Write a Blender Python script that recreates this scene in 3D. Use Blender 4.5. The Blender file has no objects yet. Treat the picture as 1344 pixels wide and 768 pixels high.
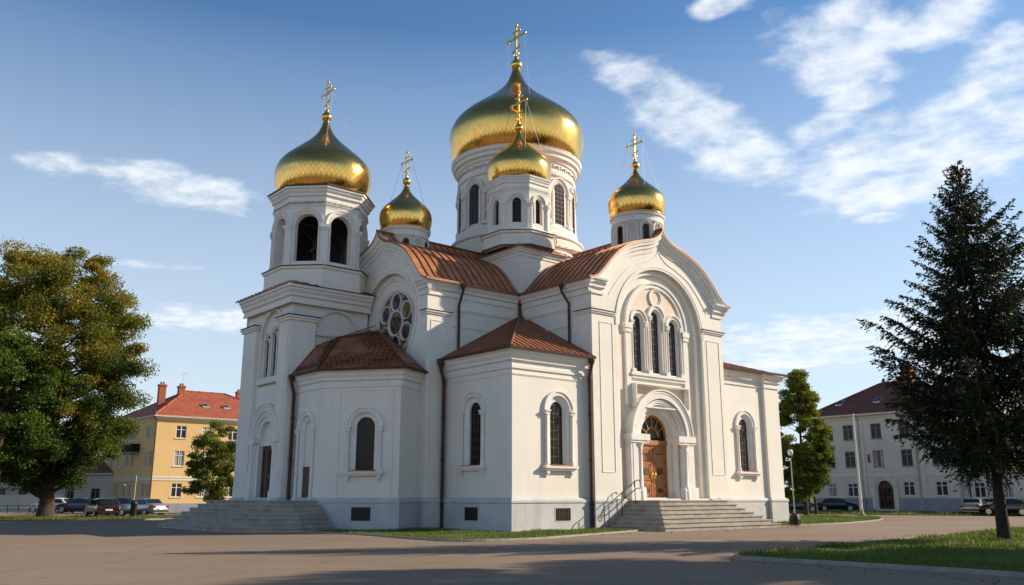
import bpy, bmesh, math, random
import numpy as np
from mathutils import Vector, Matrix
from mathutils.geometry import tessellate_polygon
R = math.radians
PI = math.pi
scene = bpy.context.scene
COL = scene.collection

# ------------------------------------------------------------------ camera, sky, sun, exposure
cam_d = bpy.data.cameras.new('camera'); cam = bpy.data.objects.new('camera', cam_d); COL.objects.link(cam)
cam.location = (0, 0, 1.6); cam.rotation_euler = (R(90 + 13.24), 0, 0)
cam_d.sensor_width = 36; cam_d.lens = 36 * 1139 / 1344
cam_d.clip_start = .1; cam_d.clip_end = 3000
scene.camera = cam
SUN_AZ, SUN_EL = 77, 27
world = bpy.data.worlds.new('World'); scene.world = world; world.use_nodes = True
sun_d = bpy.data.lights.new('sun', 'SUN'); sun_d.energy = 5.0; sun_d.angle = R(.5); sun_d.color = (1, .84, .64)
sun = bpy.data.objects.new('sun', sun_d); COL.objects.link(sun)
sv = Vector((math.sin(R(SUN_AZ)) * math.cos(R(SUN_EL)), math.cos(R(SUN_AZ)) * math.cos(R(SUN_EL)), math.sin(R(SUN_EL))))
sun.rotation_euler = sv.to_track_quat('Z', 'Y').to_euler(); sun.location = sv * 100
scene.view_settings.view_transform = 'Standard'; scene.view_settings.look = 'None'
scene.view_settings.exposure = 0.44; scene.view_settings.gamma = 1
scene.cycles.max_bounces = 6


def N(nt, typ, **kw):
    n = nt.nodes.new(typ)
    for k, v in kw.items():
        if k == 'inp':
            for a, b in v.items():
                n.inputs[a].default_value = b
        else:
            setattr(n, k, v)
    return n


def mathn(nt, op, a, b=None, c=None, clamp=False):
    n = nt.nodes.new('ShaderNodeMath'); n.operation = op; n.use_clamp = clamp
    for i, v in enumerate((a, b, c)):
        if v is None: continue
        if isinstance(v, (int, float)): n.inputs[i].default_value = v
        else: nt.links.new(v, n.inputs[i])
    return n.outputs[0]


def mixc(nt, fac, a, b, typ='MIX'):
    n = nt.nodes.new('ShaderNodeMix'); n.data_type = 'RGBA'; n.blend_type = typ
    for i, v in ((0, fac), (6, a), (7, b)):
        if isinstance(v, (int, float)): n.inputs[i].default_value = v
        elif isinstance(v, tuple): n.inputs[i].default_value = (*v, 1)
        else: nt.links.new(v, n.inputs[i])
    return n.outputs[2]


def build_world():
    nt = world.node_tree; L = nt.links.new
    bg = nt.nodes['Background']; bg.inputs[1].default_value = .084
    sky = N(nt, 'ShaderNodeTexSky', sky_type='NISHITA', sun_disc=False, sun_elevation=R(SUN_EL), sun_rotation=R(SUN_AZ), air_density=1.0, dust_density=.6, ozone_density=1.1)
    geo = N(nt, 'ShaderNodeTexCoord')
    sep = N(nt, 'ShaderNodeSeparateXYZ'); L(geo.outputs['Generated'], sep.inputs[0])
    x, y, z = sep.outputs
    zc = mathn(nt, 'MAXIMUM', z, .03)
    zc = mathn(nt, 'ADD', zc, .12)
    cx = mathn(nt, 'DIVIDE', x, zc); cy = mathn(nt, 'DIVIDE', y, zc)
    comb = N(nt, 'ShaderNodeCombineXYZ'); L(cx, comb.inputs[0]); L(cy, comb.inputs[1])
    mp = N(nt, 'ShaderNodeMapping'); L(comb.outputs[0], mp.inputs[0])
    mp.inputs['Rotation'].default_value = (0, 0, R(28)); mp.inputs['Scale'].default_value = (1.0, 1.05, 1)
    n1 = N(nt, 'ShaderNodeTexNoise', inp={'Scale': 5.8, 'Detail': 10, 'Roughness': .55, 'Distortion': .25}); L(mp.outputs[0], n1.inputs['Vector'])
    n2 = N(nt, 'ShaderNodeTexNoise', inp={'Scale': 13.0, 'Detail': 7, 'Roughness': .6}); L(mp.outputs[0], n2.inputs['Vector'])
    nz = mathn(nt, 'ADD', mathn(nt, 'MULTIPLY', n1.outputs[0], .62), mathn(nt, 'MULTIPLY', n2.outputs[0], .38))
    # where cloud banks stand in the sky: (azimuth, elevation, half-width az, half-height el, tilt, strength)
    az = mathn(nt, 'MULTIPLY', mathn(nt, 'ARCTAN2', x, y), 180 / PI)
    el = mathn(nt, 'MULTIPLY', mathn(nt, 'ARCSINE', z), 180 / PI)
    cov = None
    for (a0, e0, wa, we, t, s) in CLOUDS:
        da = mathn(nt, 'SUBTRACT', az, a0); de = mathn(nt, 'SUBTRACT', el, e0)
        c, sn = math.cos(R(t)), math.sin(R(t))
        p = mathn(nt, 'ADD', mathn(nt, 'MULTIPLY', da, c / wa), mathn(nt, 'MULTIPLY', de, sn / wa))
        q = mathn(nt, 'ADD', mathn(nt, 'MULTIPLY', da, -sn / we), mathn(nt, 'MULTIPLY', de, c / we))
        d = mathn(nt, 'SQRT', mathn(nt, 'ADD', mathn(nt, 'MULTIPLY', p, p), mathn(nt, 'MULTIPLY', q, q)))
        m = mathn(nt, 'MULTIPLY', mathn(nt, 'SUBTRACT', 1.35, d, clamp=True), s)
        cov = m if cov is None else mathn(nt, 'MAXIMUM', cov, m)
    v = mathn(nt, 'ADD', mathn(nt, 'SUBTRACT', nz, .645), mathn(nt, 'MULTIPLY', mathn(nt, 'MINIMUM', cov, .68), .50))
    dens = mathn(nt, 'MULTIPLY', v, 3.1, clamp=True)
    sm = N(nt, 'ShaderNodeMapRange', interpolation_type='SMOOTHSTEP'); L(dens, sm.inputs[0]); sm.inputs[4].default_value = .86
    shade = mathn(nt, 'MULTIPLY', mathn(nt, 'SUBTRACT', n2.outputs[0], .35), 1.6, clamp=True)
    ccol = mixc(nt, shade, (8.0, 8.6, 9.2), (10.2, 10.2, 10.1))
    # clear-sky colour: Nishita, a little brightened and whitened close to the horizon
    hz = mathn(nt, 'SUBTRACT', 1.0, mathn(nt, 'DIVIDE', el, 30.0), clamp=True)
    hz = mathn(nt, 'MULTIPLY', mathn(nt, 'POWER', hz, .95), .84)
    base = mixc(nt, 1.0, sky.outputs[0], (.78, 1.14, 1.42), 'MULTIPLY')
    zen = mathn(nt, 'MULTIPLY', mathn(nt, 'DIVIDE', mathn(nt, 'SUBTRACT', el, 27.0), 24.0, clamp=True), .48)  # sky darkened toward the zenith to cut fill light on the ground
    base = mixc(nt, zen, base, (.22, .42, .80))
    base = mixc(nt, hz, base, (7.4, 8.1, 8.6))
    col = mixc(nt, sm.outputs[0], base, ccol)
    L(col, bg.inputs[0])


CLOUDS = [(25.5, 28.2, 8, 2.7, 4, 1.0), (23, 26, 4, 2.4, -20, .9), (14.6, 30.6, 2.6, 1.0, 8, .85), (13, 23.6, 8.8, 2.5, -33, 1.0), (8.5, 26.8, 3.2, 1.5, -10, .9),
          (27, 20.2, 9.5, 3.3, 10, 1.0), (23.5, 24, 3.2, .9, 5, .9), (32, 24, 4, 2.4, 30, .9), (21, 22.6, 3, 1.2, 12, .8), (24, 16.7, 2.2, .45, 0, .8),
          (-29.3, 19.2, 3, .9, -3, .75), (-22.3, 18.8, 6.2, 1.35, -3, .95), (-20.5, 10.8, 5, 1.0, 0, .85), (-24, 13.9, 5, .45, 0, .6), (22, 9.6, 13, 2.0, 0, .75), (18, 8.4, 6, 1.2, 0, .7),
          (55, 22, 14, 6, 0, .6), (110, 20, 22, 6, 0, .5), (-60, 15, 22, 4, 0, .6), (-120, 20, 30, 6, 0, .5), (170, 16, 30, 6, 0, .6)]
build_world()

# ------------------------------------------------------------------ materials
MATS = {}


def mat(name, base=(.5, .5, .5), rough=.8, metal=0.0, var=.12, vscale=1.2, col2=None, bump=.15, bscale=40, bdist=.01, stain=None, spec=.4, streak=0, emit=None, transl=None):
    m = bpy.data.materials.new(name); m.use_nodes = True; nt = m.node_tree; L = nt.links.new
    b = nt.nodes['Principled BSDF']; b.inputs['Roughness'].default_value = rough; b.inputs['Metallic'].default_value = metal
    b.inputs['Specular IOR Level'].default_value = spec
    tc = N(nt, 'ShaderNodeTexCoord')
    n = N(nt, 'ShaderNodeTexNoise', inp={'Scale': vscale, 'Detail': 8, 'Roughness': .62}); L(tc.outputs['Object'], n.inputs['Vector'])
    c2 = col2 or tuple(c * (1 - var * 2) for c in base)
    f = mathn(nt, 'MULTIPLY', mathn(nt, 'SUBTRACT', n.outputs[0], .36), 3.2, clamp=True)
    c = mixc(nt, f, c2, base)
    if stain:
        col, amt, sc = stain
        mp = N(nt, 'ShaderNodeMapping'); L(tc.outputs['Object'], mp.inputs[0]); mp.inputs['Scale'].default_value = (1, 1, .12 if streak else 1)
        n3 = N(nt, 'ShaderNodeTexNoise', inp={'Scale': sc, 'Detail': 10, 'Roughness': .7}); L(mp.outputs[0], n3.inputs['Vector'])
        f3 = mathn(nt, 'MULTIPLY', mathn(nt, 'MULTIPLY', mathn(nt, 'SUBTRACT', n3.outputs[0], .53), 5.5, clamp=True), amt)
        c = mixc(nt, f3, c, col)
    L(c, b.inputs['Base Color'])
    if bump:
        n2 = N(nt, 'ShaderNodeTexNoise', inp={'Scale': bscale, 'Detail': 6, 'Roughness': .6}); L(tc.outputs['Object'], n2.inputs['Vector'])
        bm = N(nt, 'ShaderNodeBump', inp={'Strength': bump, 'Distance': bdist}); L(n2.outputs[0], bm.inputs['Height']); L(bm.outputs[0], b.inputs['Normal'])
    if emit:
        b.inputs['Emission Color'].default_value = (*emit[0], 1); b.inputs['Emission Strength'].default_value = emit[1]
    MATS[name] = m
    return m


def weathered(m, col, top=1.3):
    nt = m.node_tree; L = nt.links.new; b = nt.nodes['Principled BSDF']; src = b.inputs['Base Color'].links[0].from_socket
    tc = N(nt, 'ShaderNodeTexCoord')
    p = N(nt, 'ShaderNodeTexNoise', inp={'Scale': .35, 'Detail': 12, 'Roughness': .72, 'Distortion': .8}); L(tc.outputs['Object'], p.inputs['Vector'])
    f = mathn(nt, 'MULTIPLY', mathn(nt, 'SUBTRACT', p.outputs[0], .56), 7.0, clamp=True)
    c = mixc(nt, mathn(nt, 'MULTIPLY', f, .22), src, (.66, .62, .56))
    mp = N(nt, 'ShaderNodeMapping'); L(tc.outputs['Object'], mp.inputs[0]); mp.inputs['Scale'].default_value = (3.2, 3.2, .22)
    r = N(nt, 'ShaderNodeTexNoise', inp={'Scale': 1.0, 'Detail': 7, 'Roughness': .7}); L(mp.outputs[0], r.inputs['Vector'])
    f = mathn(nt, 'MULTIPLY', mathn(nt, 'SUBTRACT', r.outputs[0], .58), 6.0, clamp=True)
    c = mixc(nt, mathn(nt, 'MULTIPLY', f, .38), c, col)
    v = N(nt, 'ShaderNodeTexVoronoi', feature='DISTANCE_TO_EDGE', inp={'Scale': .55}); w = N(nt, 'ShaderNodeTexNoise', inp={'Scale': 2.2, 'Detail': 8, 'Roughness': .7}); L(tc.outputs['Object'], w.inputs['Vector'])
    ad = N(nt, 'ShaderNodeVectorMath', operation='ADD'); L(tc.outputs['Object'], ad.inputs[0]); L(w.outputs['Color'], ad.inputs[1]); L(ad.outputs[0], v.inputs['Vector'])
    k = mathn(nt, 'MULTIPLY', mathn(nt, 'SUBTRACT', 1.0, mathn(nt, 'MULTIPLY', v.outputs[0], 110.0), clamp=True), mathn(nt, 'GREATER_THAN', p.outputs[0], .52))
    c = mixc(nt, mathn(nt, 'MULTIPLY', k, .4), c, (.35, .32, .28))
    L(c, b.inputs['Base Color']); return m


plaster = mat('church plaster', (.81, .77, .695), .88, var=.035, vscale=.5, bump=.35, bscale=9, bdist=.012, stain=((.60, .55, .48), .30, .9), streak=1)
weathered(plaster, (.56, .51, .44))
trim = mat('white moulding', (.80, .77, .72), .85, var=.05, vscale=2.0, bump=.3, bscale=14, bdist=.012, stain=((.50, .44, .37), .35, 1.6), streak=1)
plinth_m = mat('painted plinth', (.58, .585, .58), .85, var=.09, vscale=.8, bump=.4, bscale=12, bdist=.014, stain=((.33, .32, .30), .5, 1.1), streak=1)
weathered(plinth_m, (.36, .35, .33))
peach = mat('peach wall paint', (.74, .57, .45), .9, col2=(.78, .68, .58), vscale=2.2, bump=.2)
copper = mat('copper sheet roof', (.60, .235, .10), .45, .2, col2=(.36, .14, .07), vscale=1.6, bump=.4, bscale=5, bdist=.02, stain=((.14, .075, .05), .7, 1.1))
brown_copper = mat('brown copper shingles', (.42, .16, .07), .5, .25, col2=(.13, .055, .035), vscale=1.8, bump=.4, bscale=5, bdist=.02, stain=((.36, .14, .06), .6, 2.0))
seam_m = mat('copper seam', (.33, .135, .07), .45, .35, var=.2, bump=.1)
dark_copper = mat('dark brown gutter metal', (.085, .04, .03), .5, .2, var=.2, vscale=3)
glass = mat('dark window glass', (.022, .014, .010), .12, 0, var=.1, bump=.05, bscale=3, bdist=.02, spec=.2)
iron = mat('dark iron', (.03, .03, .032), .5, .6, var=.2)
lead_m = mat('window lattice', (.09, .065, .05), .6, .2, var=.2)
oak = mat('varnished oak', (.50, .19, .045), .42, 0, col2=(.30, .105, .025), vscale=6, bump=.3, bscale=30, spec=.5)
oak_dark = mat('dark brown door wood', (.10, .04, .022), .5, 0, var=.25, vscale=4)
stone = mat('step stone', (.44, .40, .345), .85, var=.16, vscale=1.5, bump=.5, bscale=18, bdist=.012, stain=((.16, .145, .125), .6, 1.3))
bronze = mat('bell bronze', (.20, .14, .06), .35, .9)
inner_dark = mat('belfry inner shade', (.10, .09, .08), .9)  # dark base colour stands in for the shade inside the belfry
gold_plain = mat('gilt metal', (.92, .55, .13), .24, 1.0, var=.06, bump=.05)


def gold_dome():
    m = bpy.data.materials.new('gilded dome scales'); m.use_nodes = True; nt = m.node_tree; L = nt.links.new
    b = nt.nodes['Principled BSDF']; b.inputs['Metallic'].default_value = 1.0
    uv = N(nt, 'ShaderNodeUVMap'); sp = N(nt, 'ShaderNodeSeparateXYZ'); L(uv.outputs[0], sp.inputs[0])
    a = mathn(nt, 'ADD', sp.outputs[0], sp.outputs[1]); c = mathn(nt, 'SUBTRACT', sp.outputs[0], sp.outputs[1])
    fa = mathn(nt, 'FRACT', a); fc = mathn(nt, 'FRACT', c)

    def ridge(v): return mathn(nt, 'MULTIPLY', mathn(nt, 'SUBTRACT', .12, mathn(nt, 'MINIMUM', v, mathn(nt, 'SUBTRACT', 1.0, v))), 8.0, clamp=True)
    g = mathn(nt, 'MAXIMUM', ridge(fa), ridge(fc))
    # each scale is tilted and tinted a little differently
    ia = mathn(nt, 'FLOOR', a); ic = mathn(nt, 'FLOOR', c)
    cb = N(nt, 'ShaderNodeCombineXYZ'); L(ia, cb.inputs[0]); L(ic, cb.inputs[1])
    wn = N(nt, 'ShaderNodeTexWhiteNoise', noise_dimensions='2D'); L(cb.outputs[0], wn.inputs['Vector'])
    col = mixc(nt, wn.outputs[0], (.88, .48, .115), (.96, .56, .155))
    col = mixc(nt, mathn(nt, 'MULTIPLY', g, .38), col, (.38, .21, .05))
    L(col, b.inputs['Base Color'])
    tc = N(nt, 'ShaderNodeTexCoord')
    n = N(nt, 'ShaderNodeTexNoise', inp={'Scale': 1.5, 'Detail': 4}); L(tc.outputs['Object'], n.inputs['Vector'])
    L(mathn(nt, 'ADD', .09, mathn(nt, 'MULTIPLY', n.outputs[0], .13)), b.inputs['Roughness'])
    h = mathn(nt, 'ADD', mathn(nt, 'MULTIPLY', g, 1.0), mathn(nt, 'MULTIPLY', mathn(nt, 'MULTIPLY', wn.outputs[0], fa), .3))
    h = mathn(nt, 'ADD', h, mathn(nt, 'MULTIPLY', n.outputs[0], .5))
    bm = N(nt, 'ShaderNodeBump', inp={'Strength': .18, 'Distance': .014}); L(h, bm.inputs['Height']); L(bm.outputs[0], b.inputs['Normal'])
    return m


gold = gold_dome()


def tile_mat(name, c1, c2, sx=3.0, sy=3.0):
    """roof tiles: rows and columns from the UVs, stains on top"""
    m = bpy.data.materials.new(name); m.use_nodes = True; nt = m.node_tree; L = nt.links.new
    b = nt.nodes['Principled BSDF']; b.inputs['Roughness'].default_value = .75
    uv = N(nt, 'ShaderNodeUVMap'); br = N(nt, 'ShaderNodeTexBrick', inp={'Scale': 1.0, 'Mortar Size': .03, 'Brick Width': 1.0 / sx, 'Row Height': 1.0 / sy, 'Bias': -.2})
    br.inputs['Color1'].default_value = (*c1, 1); br.inputs['Color2'].default_value = (*c2, 1); br.inputs['Mortar'].default_value = tuple(c * .35 for c in c2) + (1,)
    L(uv.outputs[0], br.inputs['Vector'])
    tc = N(nt, 'ShaderNodeTexCoord')
    n = N(nt, 'ShaderNodeTexNoise', inp={'Scale': .8, 'Detail': 8}); L(tc.outputs['Object'], n.inputs['Vector'])
    c = mixc(nt, mathn(nt, 'MULTIPLY', mathn(nt, 'SUBTRACT', n.outputs[0], .5), 2.5, clamp=True), br.outputs[0], tuple(x * .5 for x in c2))
    L(c, b.inputs['Base Color'])
    bm = N(nt, 'ShaderNodeBump', inp={'Strength': .7, 'Distance': .03}); L(br.outputs['Fac'], bm.inputs['Height']); bm.invert = True; L(bm.outputs[0], b.inputs['Normal'])
    return m


red_tile = tile_mat('red clay tiles', (.50, .115, .045), (.36, .085, .04), 3.5, 3.0)
dark_tile = tile_mat('dark red clay tiles', (.27, .075, .04), (.19, .06, .04), 3.5, 3.0)
copper_tile = tile_mat('copper roof tiles', (.34, .13, .065), (.20, .08, .045), 2.6, 4.0)
yellow = mat('yellow plaster', (.72, .49, .22), .9, var=.05, vscale=.5, bump=.2, bscale=8, stain=((.45, .32, .17), .35, .8), streak=1)
cream = mat('cream trim', (.72, .66, .54), .85, var=.06)
white_wall = mat('off white plaster', (.66, .62, .53), .9, var=.06, vscale=.5, bump=.2, stain=((.42, .41, .38), .45, .7), streak=1)
grey_wall = mat('grey plinth plaster', (.30, .33, .37), .9, var=.12, bump=.2)
win_white = mat('white window frame', (.75, .75, .72), .6, var=.05)
win_brown = mat('brown window frame', (.30, .25, .2), .6, var=.1)
pane_m = mat('building window pane', (.025, .028, .03), .22, 0, bump=.15, bscale=1.5, bdist=.02, spec=.3)
curtain_m = mat('net curtain behind glass', (.42, .42, .40), .5, 0, var=.2, vscale=3)
brick_m = mat('red chimney brick', (.42, .12, .06), .85, var=.2, vscale=8, bump=.4)
steel = mat('galvanised steel', (.48, .49, .48), .5, .6, var=.1)
black_paint = mat('black paint', (.015, .015, .016), .55)
lamp_glass = mat('opal lamp glass', (.8, .8, .76), .35)
rubber = mat('tyre rubber', (.02, .02, .02), .8)
alloy = mat('wheel alloy', (.5, .5, .5), .35, .8)
red_lens = mat('red lamp lens', (.22, .015, .012), .2)
clear_lens = mat('headlamp lens', (.6, .6, .6), .12)
bark = mat('bark', (.085, .06, .04), .95, var=.3, vscale=5, bump=.9, bscale=12, bdist=.04)
bark_sp = mat('spruce bark', (.05, .035, .025), .95, var=.3, vscale=6, bump=.9, bscale=14, bdist=.03)
car_glass = mat('car glass', (.015, .018, .02), .05, 0, bump=0, spec=.9)


def paint(name, col, metal=.3):
    m = mat(name, col, .28, metal, var=.03, bump=0, spec=.6)
    m.node_tree.nodes['Principled BSDF'].inputs['Coat Weight'].default_value = .6
    return m


def leaf_mat(name, transl=.35, rough=.55):
    m = bpy.data.materials.new(name); m.use_nodes = True; nt = m.node_tree; L = nt.links.new
    b = nt.nodes['Principled BSDF']; b.inputs['Roughness'].default_value = rough; b.inputs['Specular IOR Level'].default_value = .3
    at = N(nt, 'ShaderNodeAttribute', attribute_name='leafcol'); L(at.outputs[0], b.inputs['Base Color'])
    t = N(nt, 'ShaderNodeBsdfTranslucent'); tc = mixc(nt, 1.0, at.outputs[0], (1.25, 1.15, .5), 'MULTIPLY'); L(tc, t.inputs[0])
    mx = N(nt, 'ShaderNodeMixShader'); mx.inputs[0].default_value = transl
    L(b.outputs[0], mx.inputs[1]); L(t.outputs[0], mx.inputs[2]); L(mx.outputs[0], nt.nodes['Material Output'].inputs[0])
    return m


leaf_m = leaf_mat('leaves', .42); needle_m = leaf_mat('needles', .12, .6); blade_m = leaf_mat('grass blades', .3)


# ------------------------------------------------------------------ objects and tags
def tag(o, label=None, cat=None, group=None, kind=None):
    if label: o['label'] = label
    if cat: o['category'] = cat
    if group: o['group'] = group
    if kind: o['kind'] = kind
    return o


def empty(name, loc, rz=0.0):
    o = bpy.data.objects.new(name, None); COL.objects.link(o); o.location = loc; o.rotation_euler = (0, 0, rz); o.empty_display_size = .2
    return o


class MB:
    """collects faces of one mesh; m = material slot index"""
    def __init__(s): s.v = []; s.f = []; s.mi = []; s.uv = {}; s.sm = set()

    def quad(s, *pts, m=0, uv=None, smooth=False):
        i = len(s.v); s.v += [tuple(p) for p in pts]; s.f.append(tuple(range(i, i + len(pts)))); s.mi.append(m)
        if uv: s.uv[len(s.f) - 1] = uv
        if smooth: s.sm.add(len(s.f) - 1)

    def hexa(s, p, m=0):
        """8 points: bottom 0-3, top 4-7"""
        i = len(s.v); s.v += [tuple(q) for q in p]
        for f in ((0, 3, 2, 1), (4, 5, 6, 7), (0, 1, 5, 4), (1, 2, 6, 5), (2, 3, 7, 6), (3, 0, 4, 7)):
            s.f.append(tuple(i + k for k in f)); s.mi.append(m)

    def box(s, a, b, m=0):
        x0, y0, z0 = a; x1, y1, z1 = b
        s.hexa([(x0, y0, z0), (x1, y0, z0), (x1, y1, z0), (x0, y1, z0), (x0, y0, z1), (x1, y0, z1), (x1, y1, z1), (x0, y1, z1)], m)

    def grid(s, rows, closed=False, m=0, uvs=None, smooth=True):
        """rows of points (same count); quads between"""
        i = len(s.v); nr = len(rows); nc = len(rows[0])
        for r in rows: s.v += [tuple(p) for p in r]
        for a in range(nr - 1):
            for b in range(nc if closed else nc - 1):
                b2 = (b + 1) % nc
                s.f.append((i + a * nc + b, i + a * nc + b2, i + (a + 1) * nc + b2, i + (a + 1) * nc + b)); s.mi.append(m)
                if smooth: s.sm.add(len(s.f) - 1)
                if uvs:
                    s.uv[len(s.f) - 1] = [uvs(a, b), uvs(a, b + 1), uvs(a + 1, b + 1), uvs(a + 1, b)]

    def tube(s, pts, r, n=8, m=0, caps=True, r1=None):
        pts = [Vector(p) for p in pts]; rows = []; k = len(pts)
        prev = None
        for i, p in enumerate(pts):
            t = (pts[min(i + 1, k - 1)] - pts[max(i - 1, 0)]).normalized()
            if prev is None: a = t.orthogonal().normalized()
            else: a = (prev - t * prev.dot(t)).normalized()
            prev = a; b = t.cross(a)
            rr = r[i] if isinstance(r, (list, tuple)) else (r if r1 is None else r + (r1 - r) * i / (k - 1))
            rows.append([p + a * math.cos(2 * PI * j / n) * rr + b * math.sin(2 * PI * j / n) * rr for j in range(n)])
        s.grid(rows, closed=True, m=m)
        if caps: s.quad(*rows[0][::-1], m=m); s.quad(*rows[-1], m=m)

    def lathe(s, c, prof, n=24, m=0, a0=0, uvk=None, smooth=True, cap=True):
        """prof: [(r, z)...] about the vertical axis through c=(x,y)"""
        rows = [[(c[0] + r * math.cos(a0 + 2 * PI * j / n), c[1] + r * math.sin(a0 + 2 * PI * j / n), z) for j in range(n)] for r, z in prof]
        uvs = None
        if uvk:
            ls = [0]
            for i in range(1, len(prof)): ls.append(ls[-1] + math.hypot(prof[i][0] - prof[i - 1][0], prof[i][1] - prof[i - 1][1]))
            uvs = lambda a, b: (b / n * uvk[0], ls[a] * uvk[1])
        s.grid(rows, closed=True, m=m, uvs=uvs, smooth=smooth)
        if cap:
            s.quad(*rows[0][::-1], m=m); s.quad(*rows[-1], m=m)

    def build(s, name, mats, parent=None, bevel=0):
        me = bpy.data.meshes.new(name); me.from_pydata(s.v, [], s.f)
        if not isinstance(mats, (list, tuple)): mats = [mats]
        for m in mats: me.materials.append(m)
        me.polygons.foreach_set('material_index', s.mi)
        me.polygons.foreach_set('use_smooth', [i in s.sm for i in range(len(s.f))])
        if s.uv:
            ul = me.uv_layers.new(name='UVMap')
            for fi, uv in s.uv.items():
                p = me.polygons[fi]
                for li, c in zip(p.loop_indices, uv): ul.data[li].uv = c
        me.update()
        o = bpy.data.objects.new(name, me); COL.objects.link(o)
        if parent: o.parent = parent
        if bevel:
            md = o.modifiers.new('bevel', 'BEVEL'); md.width = bevel; md.segments = 2; md.limit_method = 'ANGLE'
        return o


class F:
    """a wall frame: F(s, z, d) -> point; s along the wall, d outwards"""
    def __init__(s, p0, dr, n, z0=0):
        s.p = p0; s.d = dr; s.n = n; s.z0 = z0

    def __call__(s, a, z, d=0):
        return (s.p[0] + s.d[0] * a + s.n[0] * d, s.p[1] + s.d[1] * a + s.n[1] * d, s.z0 + z)


def fbox(mb, f, s0, s1, z0, z1, d0, d1, m=0):
    mb.hexa([f(s0, z0, d0), f(s1, z0, d0), f(s1, z0, d1), f(s0, z0, d1), f(s0, z1, d0), f(s1, z1, d0), f(s1, z1, d1), f(s0, z1, d1)], m)


def arch_loop(sc, z0, zs, r, n=16):
    return [(sc - r, z0)] + [(sc - r * math.cos(PI * i / n), zs + r * math.sin(PI * i / n)) for i in range(n + 1)] + [(sc + r, z0)]


def rect_loop(s0, s1, z0, z1): return [(s0, z0), (s0, z1), (s1, z1), (s1, z0)]


def sheet(mb, f, outline, d=0, holes=(), m=0, reveal_m=None):
    """flat wall sheet with real openings; holes = [(loop, depth)] get reveals going inwards"""
    loops = [[Vector((a, b, 0)) for a, b in outline]] + [[Vector((a, b, 0)) for a, b in h[0]] for h in holes]
    flat = [p for l in loops for p in l]
    i = len(mb.v); mb.v += [f(p.x, p.y, d) for p in flat]
    for t in tessellate_polygon(loops):
        mb.f.append(tuple(i + k for k in t)); mb.mi.append(m)
    for loop, dep in holes:
        if dep:
            rm = m if reveal_m is None else reveal_m
            mb.grid([[f(a, b, d) for a, b in loop], [f(a, b, d - dep) for a, b in loop]], closed=True, m=rm, smooth=False)


def band(mb, f, outer, inner, d, m=0):
    """flat ring between two open loops with the same number of points"""
    mb.grid([[f(a, b, d) for a, b in outer], [f(a, b, d) for a, b in inner]], m=m, smooth=False)


def stepped_arch(mb, f, sc, z0, zs, steps, back=0.0, m=0, n=20, end=None):
    """steps [(r, d)...]: concentric arch+jamb orders, last radius goes in to depth end"""
    l = arch_loop(sc, z0, zs, steps[0][0], n)
    mb.grid([[f(a, b, back) for a, b in l], [f(a, b, steps[0][1]) for a, b in l]], m=m, smooth=False)
    for (r, d), (r2, d2) in zip(steps, steps[1:]):
        lo, li = arch_loop(sc, z0, zs, r, n), arch_loop(sc, z0, zs, r2, n)
        band(mb, f, lo, li, d, m)
        mb.grid([[f(a, b, d) for a, b in li], [f(a, b, d2) for a, b in li]], m=m, smooth=False)
    if end is not None:
        r, d = steps[-1]; li = arch_loop(sc, z0, zs, r, n)
        mb.grid([[f(a, b, d) for a, b in li], [f(a, b, end) for a, b in li]], m=m, smooth=False)


def sweep(mb, f, curve, prof, m=0, closed_prof=True):
    """sweep a (normal offset, depth) profile along a curve in the wall plane; +offset = left-hand normal"""
    k = len(curve); rows = []
    for i, (a, b) in enumerate(curve):
        p0 = curve[max(i - 1, 0)]; p1 = curve[min(i + 1, k - 1)]
        tx, tz = p1[0] - p0[0], p1[1] - p0[1]; l = math.hypot(tx, tz) or 1; nx, nz = -tz / l, tx / l
        rows.append([f(a + nx * o, b + nz * o, d) for o, d in prof])
    mb.grid(rows, closed=closed_prof, m=m, smooth=False)
    if closed_prof: mb.quad(*rows[0], m=m); mb.quad(*rows[-1], m=m)


def archivolt(mb, f, sc, zs, r, w, d0, d1, m=0, n=22, a0=0, a1=180):
    """projecting arch moulding with a small rebate, outer radius r, width w"""
    cv = [(sc - r * math.cos(R(a0 + (a1 - a0) * i / n)), zs + r * math.sin(R(a0 + (a1 - a0) * i / n))) for i in range(n + 1)]
    # curve runs left -> right over the top: left normal points outwards
    sweep(mb, f, cv, [(0, d0), (0, d1), (-w * .35, d1), (-w * .4, d1 - (d1 - d0) * .4), (-w, d1 - (d1 - d0) * .4), (-w, d0)], m)


def offset_path(path, out, closed):
    """offset a plan polyline outwards (to its right-hand side) with mitres"""
    k = len(path); res = []
    for i in range(k):
        p = Vector(path[i])
        if closed or 0 < i < k - 1:
            d0 = (p - Vector(path[i - 1])).normalized(); d1 = (Vector(path[(i + 1) % k]) - p).normalized()
        elif i == 0: d0 = d1 = (Vector(path[1]) - p).normalized()
        else: d0 = d1 = (p - Vector(path[i - 1])).normalized()
        n0 = Vector((d0.y, -d0.x)); n1 = Vector((d1.y, -d1.x)); b = (n0 + n1)
        if b.length < 1e-6: b = n0
        b = b.normalized(); sc = 1 / max(.3, b.dot(n0))
        res.append((p.x + b.x * out * sc, p.y + b.y * out * sc))
    return res


def cornice(mb, path, prof, closed=False, m=0):
    """prof [(out, z)...] swept along plan path, outwards = right-hand side of the path"""
    rows = []
    for o, z in prof:
        rows.append([(x, y, z) for x, y in offset_path(path, o, closed)])
    cols = [[rows[a][b] for a in range(len(prof))] for b in range(len(path))]
    if closed: cols.append(cols[0])
    mb.grid(cols, m=m, smooth=False)
    if not closed:
        mb.quad(*cols[0], m=m); mb.quad(*cols[-1][::-1], m=m)


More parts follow.
